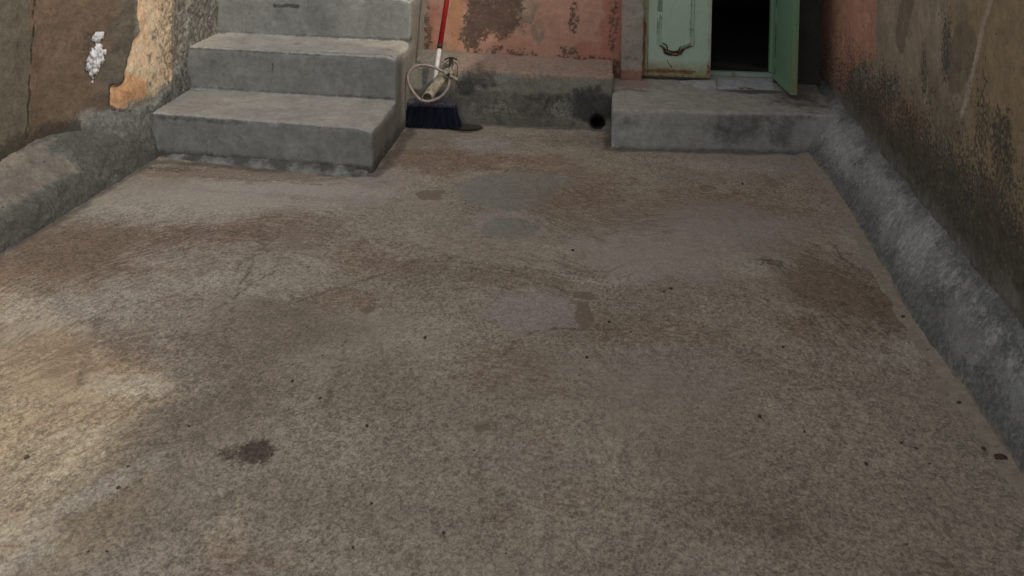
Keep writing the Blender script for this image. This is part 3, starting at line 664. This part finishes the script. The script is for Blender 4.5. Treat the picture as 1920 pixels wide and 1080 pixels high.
sk = {'pale': lambda p: np.maximum(.66*sst(fbm(p, 4, 4, 3), -.2, .35), .5*sst(p[:, 2], .05, .2))*sst(p[:, 2]+.1*fbm(p, 5, 3, 26), .02, .14)*(1-.8*sst(p[:, 2]+.05*fbm(p, 8, 3, 27), .17, .25)),
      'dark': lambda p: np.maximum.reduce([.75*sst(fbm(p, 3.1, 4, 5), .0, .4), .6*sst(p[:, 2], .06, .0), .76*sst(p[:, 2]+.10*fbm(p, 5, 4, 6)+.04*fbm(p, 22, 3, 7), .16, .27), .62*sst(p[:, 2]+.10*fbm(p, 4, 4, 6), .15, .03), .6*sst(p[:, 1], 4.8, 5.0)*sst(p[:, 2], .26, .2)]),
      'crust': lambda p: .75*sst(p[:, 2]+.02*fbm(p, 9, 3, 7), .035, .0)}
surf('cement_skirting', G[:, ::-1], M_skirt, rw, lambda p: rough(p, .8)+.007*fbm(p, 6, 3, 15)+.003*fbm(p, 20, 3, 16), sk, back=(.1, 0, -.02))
# smeared cement edge on the floor along the skirting
def edge_strip():
    yy = frange(1.9, 4.78, .0125); vs = np.linspace(0, 1, 8); Yg, Vg = np.meshgrid(yy, vs)
    fx = np.interp(Yg, [2.24, 2.61, 3.03, 3.5, 3.97, 4.3, 4.62, 4.80], [1.045, 1.045, 1.033, 1.055, 1.082, 1.088, 1.078, 1.068])
    wd = .045+.05*np.clip(fbm(np.stack([Yg.ravel(), 0*Yg.ravel(), 0*Yg.ravel()], 1), 5, 4, 65), -.5, 1).reshape(Yg.shape)
    G = np.stack([fx+.02-(wd+.02)*(1-Vg), Yg, -.004+.016*Vg**.8], -1)
    return surf('cement_smear', G[:, ::-1], M_skirt, rw, lambda p: .005*fbm(p, 18, 3, 66), {'crust': lambda p: .95+0*p[:, 0], 'pale': lambda p: .45+0*p[:, 0], 'dark': lambda p: .45*sst(fbm(p, 10, 3, 5), 0, .4)})
edge_strip()

# ------------------------------------------------------------------ house front wall
hw = empty('house_wall', (0, 5.45, 0), 'salmon painted house wall with a doorway, mildewed above its grey plinth', 'wall')
def wallgrid(x0, x1, z0, z1, y, st=.0125): 
    xs = frange(x0, x1, st); zs = np.concatenate([frange(z0, 1.1, st)[:-1], frange(1.1, z1, .05)]) if z0 < 1.1 < z1 else frange(z0, z1, st)
    X, Z = np.meshgrid(xs, zs); return np.stack([X, np.full_like(X, y), Z], -1)
YB = 5.45
XZ = lambda p: np.column_stack([p[:, 0], p[:, 2], p[:, 1]])
def bblob(p, px, py, rx, rz, s=0, soft=.4, wob=.4, wsc=12):
    c = at_y(px, py, YB); return blob2(XZ(p), (c[0], c[2]), rx, rz, 0, soft, wob, s, wsc)
def bpoly(p, px, soft=.03, a=.05, s=0):
    q = p[:, [0, 2]]+a*np.column_stack([fbm(p, 9, 4, 131+s), fbm(p, 9, 4, 132+s)])
    return sst(poly_sd(q, [at_y(*t, YB)[[0, 2]] for t in px]), -soft, soft)
pattr = {
    'reddish': lambda p: np.maximum.reduce([.8*bblob(p, 1150, 60, .09, .35, 1), .6*bblob(p, 812, 50, .07, .3, 2), .5*bblob(p, 950, 20, .12, .12, 3), .6*bblob(p, 1100, 100, .12, .07, 4)]),
    'orange': lambda p: np.maximum.reduce([.9*bpoly(p, [(845, -80), (880, -80), (868, 20), (866, 80), (850, 100), (838, 60)], .02, .03), .6*bblob(p, 960, 80, .12, .05, 6)]),
    'bare': lambda p: np.maximum.reduce([.8*bblob(p, 985, 20, .09, .13, 7), .6*bblob(p, 1010, 60, .05, .1, 8), .6*bblob(p, 800, 40, .03, .25, 9), .5*sst(p[:, 2], .40, .33)*sst(fbm(p, 8, 3, 4), -.1, .3)]),
    'mould': lambda p: np.maximum.reduce([bpoly(p, [(872, -300), (876, 20), (866, 60), (874, 100), (898, 95), (908, 66), (945, 70), (975, 50), (985, 20), (975, -50), (990, -300)], .05, .09)*.92,
        .62*bblob(p, 1075, 30, .035, .10, 12), .6*bblob(p, 1065, 100, .08, .045, 13), .6*bblob(p, 975, 100, .10, .035, 14), .55*bblob(p, 930, 92, .05, .03, 15), .62*bblob(p, 800, 60, .035, .16, 16),
        .6*sst(p[:, 2]+.05*fbm(p, 12, 3, 5), .36, .31), .45*bblob(p, 1150, 40, .03, .3, 17)])}
surf('painted_plaster', wallgrid(-1.16, .12, .18, 2.7, YB), M_pink, hw, lambda p: rough(p, 1.2)+.006*fbm(p, 4, 3, 7)-.002*pattr['mould'](p), pattr, back=(0, .28, 0))
# grey mortar jamb left of the door
V, Q = voxel(frange(.095, .232, .0115), [5.405, 5.42, 5.44, 5.50, 5.56, 5.68], np.concatenate([frange(.18, 1.0, .0115)[:-1], frange(1.0, 2.12, .04)]), lambda X, Y, Z: X > -9)
V = relax(V, Q, 2); V += vnormals(V, Q)*(rough(V, 1.0)+.010*fbm(V, 14, 3, 17)*np.interp(V[:, 2], [.2, .5, .7], [1.4, .8, .35])+.004*fbm(V, 40, 2, 18))[:, None]
mesh_np('door_jamb', V, Q, M_jamb, hw, {'dark': np.maximum(.5*sst(fbm(V, 8, 3, 4), 0, .5), .55*sst(V[:, 2], .34, .2)), 'pinkish': np.maximum(.75*sst(V[:, 2]+.05*fbm(V, 12, 2, 8), .31, .25), .7*sst(V[:, 0], .112, .098))})
# unpainted cement right of the door, lintel above
surf('door_surround', wallgrid(1.035, 1.36, .15, 2.12, 5.50, .014), M_darkcem, hw, lambda p: rough(p, 1.4), back=(0, .22, 0))
surf('lintel', wallgrid(.095, 1.36, 2.12, 2.7, 5.46, .03), M_darkcem, hw, lambda p: rough(p, 1.2), back=(0, .26, 0))
surf('upper_stair_wall', wallgrid(-2.6, -1.165, .5, 2.7, 5.93, .03), M_darkcem, hw, lambda p: rough(p, 1.2), back=(0, .2, 0))
# plinth with drain hole
dc = np.array([-.035, .040]); 
xsv = frange(-1.20, .052, .0105); zsv = frange(-.04, .315, .0105); ysv = np.array([5.055, 5.07, 5.085, 5.10, 5.12, 5.15, 5.19, 5.23, 5.28, 5.34, 5.40, 5.47])
V, Q = voxel(xsv, ysv, zsv, lambda X, Y, Z: ~(((X-dc[0])**2+(Z-dc[1])**2 < .044**2) & (Y < 5.38)))
V0 = V.copy(); V = relax(V, Q, 5)
inh = (V0[:, 0]-dc[0])**2+(V0[:, 2]-dc[1])**2 < .056**2
V[:, 1] += np.interp(V[:, 2], [0, .2, .3], [0, .012, .05])*np.interp(V0[:, 1], [5.05, 5.3], [1, 0])
V[:, 1] += np.interp(V[:, 0], [-1.2, -.9, -.7, 0], [-.10, -.02, .01, 0])*np.interp(V0[:, 1], [5.05, 5.3], [1, 0])*np.interp(V0[:, 2], [0, .3], [1, .4])
V[:, 2] += np.interp(V[:, 0], [-1.1, .05], [.012, -.010])*np.interp(V0[:, 2], [.1, .3], [0, 1])+np.interp(V0[:, 1], [5.06, 5.4], [-.01, .022])*np.interp(V0[:, 2], [.2, .3], [0, 1])
N_ = vnormals(V, Q); V += N_*((rough(V, 1.1)+.008*fbm(V, 12, 3, 19)+.006*fbm(V, 5, 2, 29))*np.where(inh, .1, 1))[:, None]
up = sst(N_[:, 2], .4, .8)
def pb(px, py, rx, rz, s): 
    c = at_y(px, py, 5.06); return blob2(XZ(V), (c[0], c[2]), rx, rz, 0, .5, .4, s, 14)
plinth = mesh_np('plinth', V, Q, M_plinth, hw, {
    'pink': np.maximum(.75*up, .72*sst(V[:, 2]+.03*fbm(V, 8, 3, 3), .255, .30))*np.interp(V[:, 0], [-1.0, -.8], [.3, 1]),
    'dark': np.maximum.reduce([.75*sst(V[:, 2], .25, .17)*sst(V[:, 2], .02, .08)*np.interp(V[:, 0], [-.5, 0], [.55, 1]), pb(1110, 200, .12, .12, 3)*.9, .6*pb(900, 150, .14, .06, 5), .7*pb(870, 165, .06, .05, 6)]),
    'pale': np.maximum.reduce([.6*pb(1050, 205, .09, .06, 1), .48*pb(930, 205, .12, .04, 2), 0*V[:, 0]])})
dp = tube('drain_pipe', [(dc[0], 5.40, dc[1]), (dc[0], 5.25, dc[1]), (dc[0], 5.15, dc[1]), (dc[0], 5.062, dc[1])], .0425, M_blackhole, hw, n=32, sub=3, cap=True, hollow=.10); dp.parent = plinth

# ------------------------------------------------------------------ doorstep
ds = empty('doorstep', (.55, 4.8, 0), 'grey cement doorstep slab below the green double door', 'doorstep')
V, Q = voxel(frange(.045, 1.32, .0125), np.concatenate([frange(4.76, 5.5, .0125)[:-1], [5.5, 5.6, 5.7]]), frange(-.04, .21, .0125), lambda X, Y, Z: X > -9)
V0 = V.copy(); V = relax(V, Q, 3)
sh = np.interp(V[:, 0], [.045, 1.1], [-.045, .05])*np.interp(V0[:, 1], [4.76, 5.2], [1, 0]); V[:, 1] += sh
V[:, 1] += np.interp(V[:, 2], [0, .21], [-.008, .006])*(V0[:, 1] < 4.8)
EM2 = np.clip(np.linalg.norm(relax(V0, Q, 6)-V0, axis=1)/.006, 0, 1)
N_ = vnormals(V, Q); V += N_*(rough(V, 1.0)+.004*fbm(V, 8, 3, 39)-EM2*.012*np.clip(fbm(V, 16, 3, 87)+.12, 0, 1))[:, None]
up = sst(N_[:, 2], .5, .85)
def db(px, py, rx, rz, s):
    c = at_y(px, py, 4.78); return blob2(XZ(V), (c[0], c[2]), rx, rz, 0, .6, .4, s, 9)*(1-up)
def dt(px, py, rx, ry, s):
    c = at_z(px, py, .21); return blob2(V, (c[0], c[1]), rx, ry, 0, .6, .4, s, 9)*up
mesh_np('slab', V, Q, M_step, ds, {'tread': up, 'pinkish': dt(1190, 158, .14, .14, 2),
    'dark': np.maximum.reduce([.58*db(1380, 240, .16, .10, 1), .54*db(1470, 240, .10, .12, 4), .5*db(1180, 225, .08, .05, 5), .8*dt(1410, 172, .22, .06, 6), .6*dt(1500, 190, .2, .2, 7), .62*sst(V[:, 2], .03, .0)*(1-up), .55*dt(1190, 170, .12, .03, 9), .5*db(1440, 222, .3, .03, 11)]),
    'pale': np.maximum(.55*db(1200, 250, .2, .08, 8), .5*sst(fbm(V, 6, 3, 10), -.1, .4)*(1-up))})
def slabpoly(name, pts, z0, z1, mat, parent):
    n = len(pts); V = [(x, y, z0) for x, y in pts]+[(x, y, z1) for x, y in pts]
    c = np.mean(pts, 0); V += [(c[0], c[1], z1), (c[0], c[1], z0)]
    q = [(i, (i+1) % n, n+(i+1) % n, n+i) for i in range(n)]; t = [(n+i, n+(i+1) % n, 2*n) for i in range(n)]+[((i+1) % n, i, 2*n+1) for i in range(n)]
    return mesh_np(name, V, q, mat, parent, tris=t, smooth=False)
zt_ = .2145
slabpoly('tile', [at_z(x, y, .215)[:2] for x, y in [(1343, 166), (1316, 167), (1306, 163), (1292, 157), (1275, 152), (1342, 148)]], .20, zt_+.002, M_tile, ds)
slabpoly('tile', [at_z(x, y, .215)[:2] for x, y in [(1452, 168), (1400, 168), (1346, 166), (1344, 148), (1446, 148)]], .20, zt_, M_tile, ds)

# ------------------------------------------------------------------ double door
dd = empty('double_door', (.63, 5.5, .21), 'rusty green metal double door with one leaf shut and one open', 'door')
LW, LH, LT = .415, 1.86, .035
def leaf_mesh(mat, seed, z0=.0):
    """leaf in local coords: x 0..LW from the hinge side, front face at y=-LT/2, z 0..LH"""
    xs = np.concatenate([[0, .008, .016, .024, .03], frange(.036, LW-.036, .0075)[0:], [LW-.03, LW-.02, LW-.01, LW]])
    zs = np.concatenate([[0, .008, .016, .024, .032], frange(.04, .75, .0075), frange(.79, LH-.04, .04), [LH-.03, LH-.015, LH]])
    ys = np.array([-LT/2, -LT/2+.007, LT/2-.007, LT/2])
    def oc(X, Y, Z):
        rim = (X < .03) | (X > LW-.03) | (Z < .032) | (Z > LH-.04)
        return rim | (np.abs(Y) < LT/2-.006)
    V, Q = voxel(xs, ys, zs, oc)
    V = V + vnormals(V, Q)*(.0012*fbm(V, 9, 3, seed))[:, None]
    x, z = V[:, 0], V[:, 2]
    return V, Q
mould = [(.095, 1.0), (.095, .40), (.091, .235), (.094, .205), (.108, .190), (.125, .180), (.134, .165), (.137, .147), (.160, .141), (.190, .139), (.218, .141), (.236, .146), (.243, .165), (.256, .180), (.280, .190), (.302, .200), (.306, .235), (.303, .40), (.303, 1.0)]
def door_attrs(V, seed, k=1.0, bare=0):
    x, z = V[:, 0], V[:, 2]; Wp = np.column_stack([x, z])+.010*np.column_stack([fbm(V, 20, 3, seed), fbm(V, 20, 3, seed+1)])
    ml = line_d(Wp, mould)
    return {'stain': np.maximum.reduce([.95*sst(x, .045, .025), .75*sst(z, .16, .02), .5*sst(x, LW-.05, LW), .75*sst(fbm(V, 5, 3, seed+4), .1, .5)*sst(z, .35, .1)])*k,
        'rust': np.maximum.reduce([.82*sst(z, .075, .018)*sst(z, .012, .03)*sst(x, LW-.03, LW-.12), .62*sst(x, .032, .012)*sst(z, .5, .3), .78*sst(ml, .020, .006)*sst(z, .21, .16), .5*sst(ml, .016, .004)*sst(z, .33, .2), .5*sst(z, .05, .0),
            sst(line_d(Wp, [(.155, .095), (.165, .07), (.178, .055)]), .007, .002), .85*sst(np.abs(z-.30), .06, .03)*sst(x, .022, .014), .55*sst(x, LW-.028, LW-.02)*sst(z, .2, .05)])*k,
        'black': np.maximum.reduce([.8*sst(ml, .012, .005)*sst(z, .24, .19), .74*sst(ml, .013, .004)*sst(fbm(V, 6, 2, seed+9), -.6, -.2), .55*sst(np.abs(x-.033), .006, .002)*sst(z, .5, .2)])*k}
V, Q = leaf_mesh(M_mint, 3); attrs = door_attrs(V, 3)
def place(V, hinge, ang, flip=False):
    W = V.copy()
    if flip: W[:, 0] = -W[:, 0]
    ca, sa = math.cos(ang), math.sin(ang)
    return np.column_stack([hinge[0]+W[:, 0]*ca-W[:, 1]*sa, hinge[1]+W[:, 0]*sa+W[:, 1]*ca, hinge[2]+W[:, 2]])
H1 = (.232, 5.475, .232); a1 = math.radians(0.5)
lf = mesh_np('door_leaf', place(V, H1, a1), Q, M_mint, dd, attrs, smooth=False); lf['label'] = 'shut pale mint leaf with a scalloped moulding and rusty foot'
def inset(pts, d):
    c = np.array([.199, .55]); out = []
    for x, z in pts:
        out.append((x+(d if x < .199-.005 else -d if x > .199+.005 else 0), z+(d if z < .3 else 0)))
    return out
def ribbon_local(name, pts, off, hinge, ang, mat, leaf, r, flip=False):
    P_ = np.array([(x, -LT/2+off-.002, z) for x, z in pts]); W = place(P_, hinge, ang, flip)
    o = tube(name, W, r, mat, None, n=8, sub=4); co = np.array([v.co[:] for v in o.data.vertices])
    zl = co[:, 2]-hinge[2]
    for k_, val in (('rust', .85*sst(zl, .20, .16)), ('black', .66*sst(zl, .8, .2)*sst(fbm(co, 14, 2, 3), -.3, .2))):
        at = o.data.attributes.new(k_, 'FLOAT', 'POINT'); at.data.foreach_set('value', val.astype(np.float32))
    L0 = np.array(dd.location)
    o.data.vertices.foreach_set('co', (co-L0).astype(np.float32).ravel()); o.parent = leaf
    return o
def add_trim(leaf, hinge, ang, mat, flip=False):
    top = [(x, 1.95-z) for x, z in reversed(mould)]
    loop = mould[1:-1]+top[1:-1]+[mould[1]]
    ribbon_local('moulding', loop, .006, hinge, ang, mat, leaf, .0062, flip)
    ribbon_local('moulding', inset(loop, .016), .006, hinge, ang, mat, leaf, .0045, flip)
    for i, zc in enumerate([.50]):    # hanging drop ornament
        pts = [(.199+.020*math.sin(a)*(1-.25*math.cos(a)), zc+.045-.045*math.cos(a)+0) for a in np.linspace(0, 2*math.pi, 15)]
        ribbon_local('ornament', pts, .006, hinge, ang, mat, leaf, .0042, flip)
        ribbon_local('ornament', [(.199, zc-.012), (.199, zc), (.199, zc+.05), (.199, zc+.09)], .006, hinge, ang, mat, leaf, .006, flip)
add_trim(lf, H1, a1, M_mint)
# open leaf: hinged on the right, swung out past square
V, Q = leaf_mesh(M_green, 5); H2 = (1.045, 5.50, .240); a2 = math.radians(90-8)
V2 = V.copy(); A2 = door_attrs(V2, 13, .6)
A2['rust'] *= .8; A2['black'] = .62*sst(np.minimum(np.abs(V2[:, 0]-.033), np.abs(V2[:, 0]-(LW-.033))), .006, .002)*sst(fbm(V2, 9, 3, 5), -.4, .1); A2['stain'] = .62*sst(V2[:, 0], LW-.1, LW)*sst(V2[:, 2], .5, .1)
Wv = V2.copy(); Wv[:, 0] = -Wv[:, 0]; Wv[:, 1] = Wv[:, 1]
ol = mesh_np('door_leaf', place(V2, H2, math.radians(-90+3.5), False), Q, M_green, dd, A2, smooth=False); ol['label'] = 'open darker green leaf swung out over the doorstep'
# frame and sill
def box(name, x0, x1, y0, y1, z0, z1, mat, parent, attrs=None, st=.02):
    V, Q = voxel(frange(x0, x1, st), frange(y0, y1, st) if y1-y0 > .05 else [y0, y1], frange(z0, z1, max(st, .04)) if z1-z0 > .5 else frange(z0, z1, .01), lambda X, Y, Z: X > -99)
    V += vnormals(V, Q)*(.0012*fbm(V, 14, 3, 2))[:, None]
    return mesh_np(name, V, Q, mat, parent, {k: f(V) for k, f in (attrs or {}).items()}, smooth=False)
box('sill', .235, 1.04, 5.515, 5.55, .236, .262, M_frame, dd, {'rust': lambda v: .5*sst(fbm(v, 12, 3, 3), .0, .4), 'stain': lambda v: .6*sst(v[:, 2], .245, .22), 'black': lambda v: .7*sst(v[:, 2], .24, .215)+.3*sst(fbm(v, 20, 2, 4), .1, .4)})
box('door_frame', .235, .265, 5.505, 5.56, .265, 2.10, M_frame, dd)
box('door_frame', 1.012, 1.042, 5.53, 5.57, .265, 2.10, M_green, dd)
box('door_frame', .268, 1.01, 5.505, 5.56, 2.07, 2.10, M_frame, dd)
box('threshold', .235, 1.04, 5.520, 5.58, .19, .233, M_step, dd)
# dark room behind
rm = empty('room', (.6, 6.5, 0), 'unlit room seen through the open half of the green door', 'room')
def quad_box(name, x0, x1, y0, y1, z0, z1, mat, parent):
    V = [(x, y, z) for x in (x0, x1) for y in (y0, y1) for z in (z0, z1)]
    return mesh_np(name, V, [(0, 1, 3, 2), (4, 6, 7, 5), (0, 4, 5, 1), (2, 3, 7, 6), (0, 2, 6, 4), (1, 5, 7, 3)], mat, parent, smooth=False)
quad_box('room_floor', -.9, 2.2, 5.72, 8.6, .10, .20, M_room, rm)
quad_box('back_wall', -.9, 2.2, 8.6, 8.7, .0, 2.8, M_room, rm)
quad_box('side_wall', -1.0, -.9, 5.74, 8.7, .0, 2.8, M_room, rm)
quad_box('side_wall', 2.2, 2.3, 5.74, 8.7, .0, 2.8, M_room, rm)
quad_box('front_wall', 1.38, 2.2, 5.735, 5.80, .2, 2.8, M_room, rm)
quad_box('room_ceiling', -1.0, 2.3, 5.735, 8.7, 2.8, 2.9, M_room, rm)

# ------------------------------------------------------------------ broom
br = empty('broom', (-.99, 4.97, 0), 'navy broom with a red and white handle standing in the corner by the stairs', 'broom')
HB = np.array([-.985, 4.975, .15]); d_ = at_y(838, 0, 5.17)-at_y(815, 150, 4.985); hb = at_y(815, 150, 4.985); dirn = d_/np.linalg.norm(d_)
hb0 = hb-dirn*.10; mid = at_y(824, 88, 4.985+.075)
tlen = np.linalg.norm(mid-hb)
tube('handle', [hb0, hb+dirn*tlen*.98], .0135, M_white, br, n=16, sub=1)
tube('collar', [hb+dirn*(tlen*.95), hb+dirn*(tlen+.018)], .0165, M_blk, br, n=16, sub=1)
tube('grip', [hb+dirn*(tlen+.012), hb+dirn*1.05], .0155, M_red, br, n=16, sub=1)
V, Q = voxel(frange(-1.135, -.845, .01), [4.93, 4.945, 4.96, 4.975, 4.99, 5.005], [.118, .126, .134, .142, .150], lambda X, Y, Z: X > -9)
V = relax(V, Q, 3); mesh_np('head', V, Q, M_dust, br)
bv, bq = [], []
rs = np.random.RandomState(4)
for i in range(1500):
    x = rs.uniform(-1.128, -.852); y = rs.uniform(4.937, 5.0); sp = (x+.99)*.2+rs.normal()*.009; sy = (y-4.968)*.5-.012+rs.normal()*.006
    n0 = len(bv); w_ = .0018; z1, z0 = .125, .003+abs(rs.normal())*.010
    a_ = rs.uniform(0, 3.14); dx, dy = w_*math.cos(a_), w_*math.sin(a_); ex, ey = -dy, dx
    for (xx, yy, zz_) in ((x, y, z1), (x+sp, y+sy, z0)):
        bv += [(xx+dx, yy+dy, zz_), (xx+ex, yy+ey, zz_), (xx-dx, yy-dy, zz_), (xx-ex, yy-ey, zz_)]
    bq += [(n0+j, n0+(j+1) % 4, n0+4+(j+1) % 4, n0+4+j) for j in range(4)]
mesh_np('bristles', bv, bq, M_bris, br, smooth=False)

# ------------------------------------------------------------------ pipe, hose, tap
pp = tube('elbow_pipe', [(-.90, 5.14, .300), (-.915, 5.03, .298), (-.935, 4.975, .285), (-.965, 4.93, .245), (-1.000, 4.885, .195), at_y(801, 184, 4.86)], .030, M_pipe, n=24, sub=6, hollow=.16)
tag(pp, 'short dirty open ended pipe poking out above the navy broom head', 'pipe')
def hp(x, y, Y): return at_y(x, y, Y)
hose = empty('garden_hose', tuple(hp(805, 155, 4.93)), 'looped thin grey hose hanging from the tap over the broom', 'hose')
tube('hose_tube', [hp(846, 122, 5.05), hp(844, 132, 5.02), hp(843, 150, 4.97), hp(838, 168, 4.93), hp(824, 183, 4.89), hp(803, 190, 4.86), hp(787, 186, 4.86), hp(773, 170, 4.87), hp(765, 152, 4.885), hp(766, 137, 4.90), hp(777, 126, 4.915), hp(795, 122, 4.92), hp(815, 127, 4.92), hp(835, 137, 4.94), hp(850, 146, 4.97)], .0085, M_hose, hose, n=12, sub=8)
tube('hose_end', [hp(850, 146, 4.97), hp(857, 150, 4.985)], .0115, M_pipe, hose, n=12, sub=1)
tube('hose_clip', [hp(838, 138, 4.945), hp(842, 141, 4.95)], .0115, M_blk, hose, n=12, sub=1)
tp = empty('water_tap', tuple(hp(848, 120, 5.07)), 'small tarnished garden tap behind the hose loop on the plinth', 'tap')
tube('tap_body', [hp(846, 112, 5.16), hp(846, 116, 5.10), hp(846, 120, 5.05)], .014, M_brass, tp, n=14, sub=3)
tube('spout', [hp(846, 117, 5.09), hp(846, 122, 5.05), hp(845, 128, 5.035)], .010, M_brass, tp, n=12, sub=4)
tube('tap_handle', [hp(834, 112, 5.06), hp(840, 109, 5.07), hp(848, 108, 5.07), hp(857, 112, 5.07)], .005, M_blk, tp, n=8, sub=4)
tube('stem', [hp(846, 118, 5.08), hp(846, 109, 5.075)], .006, M_brass, tp, n=8, sub=1)
wr = tube('wire', [hp(834, 120, 5.05), hp(842, 114, 5.05), hp(856, 120, 5.04), hp(858, 134, 5.03), hp(856, 150, 5.03), hp(862, 164, 5.02), hp(874, 172, 5.02), hp(884, 168, 5.03), hp(887, 158, 5.04), hp(878, 154, 5.045)], .0022, M_blk, n=6, sub=8)
tag(wr, 'thin black wire tangled below the tap on the grey plinth', 'wire')

# ------------------------------------------------------------------ small stones lying on the floor
rs = np.random.RandomState(12)
spots = [(50, 860, 7), (548, 716, 5), (222, 917, 6), (354, 800, 3.5), (240, 876, 4), (832, 1001, 5), (688, 800, 5), (1258, 542, 4.5), (1074, 470, 4), (797, 634, 4.5), (1624, 871, 5), (1424, 782, 5),
         (1718, 842, 4), (1690, 832, 4), (1392, 346, 3.5), (1468, 652, 4), (1798, 757, 6), (1844, 843, 6), (1508, 810, 3.5), (662, 1028, 4), (166, 1036, 4), (200, 1036, 4), (1100, 671, 4), (600, 748, 4), (1693, 596, 6), (1142, 604, 4), (1245, 548, 3.5)]
pr = None
rock_me = []
for i in range(4):
    o = blobmesh('stone', (0, 0, 0), 1, M_peb, None, (1, .8, .6), .3, 40+i, 8); rock_me.append(o.data); bpy.data.objects.remove(o)
for i, (x, y, r) in enumerate(spots):
    c = at_z(x, y); o = bpy.data.objects.new('small_stone', rock_me[i % 4]); COL.objects.link(o)
    rr = r/F_PX*math.hypot(c[1], 1.5)*.62
    o.scale = (rr, rr, rr); o.location = (c[0], c[1], rr*.42+.001); o.rotation_euler = (0, 0, rs.uniform(0, 6))
    tag(o, 'tiny dark stone chip lying loose on the bare cement floor', 'stone', 'tiny dark stone chips scattered on the floor')
o = blobmesh('brick_crumb', (0, 0, 0), .011, M_redpeb, None, (1.5, .8, .6), .3, 50, 10); c = at_z(1877, 862); o.location = (c[0], c[1], .007)
tag(o, 'small reddish brick crumb on the floor at the foot of the right skirting', 'crumb')
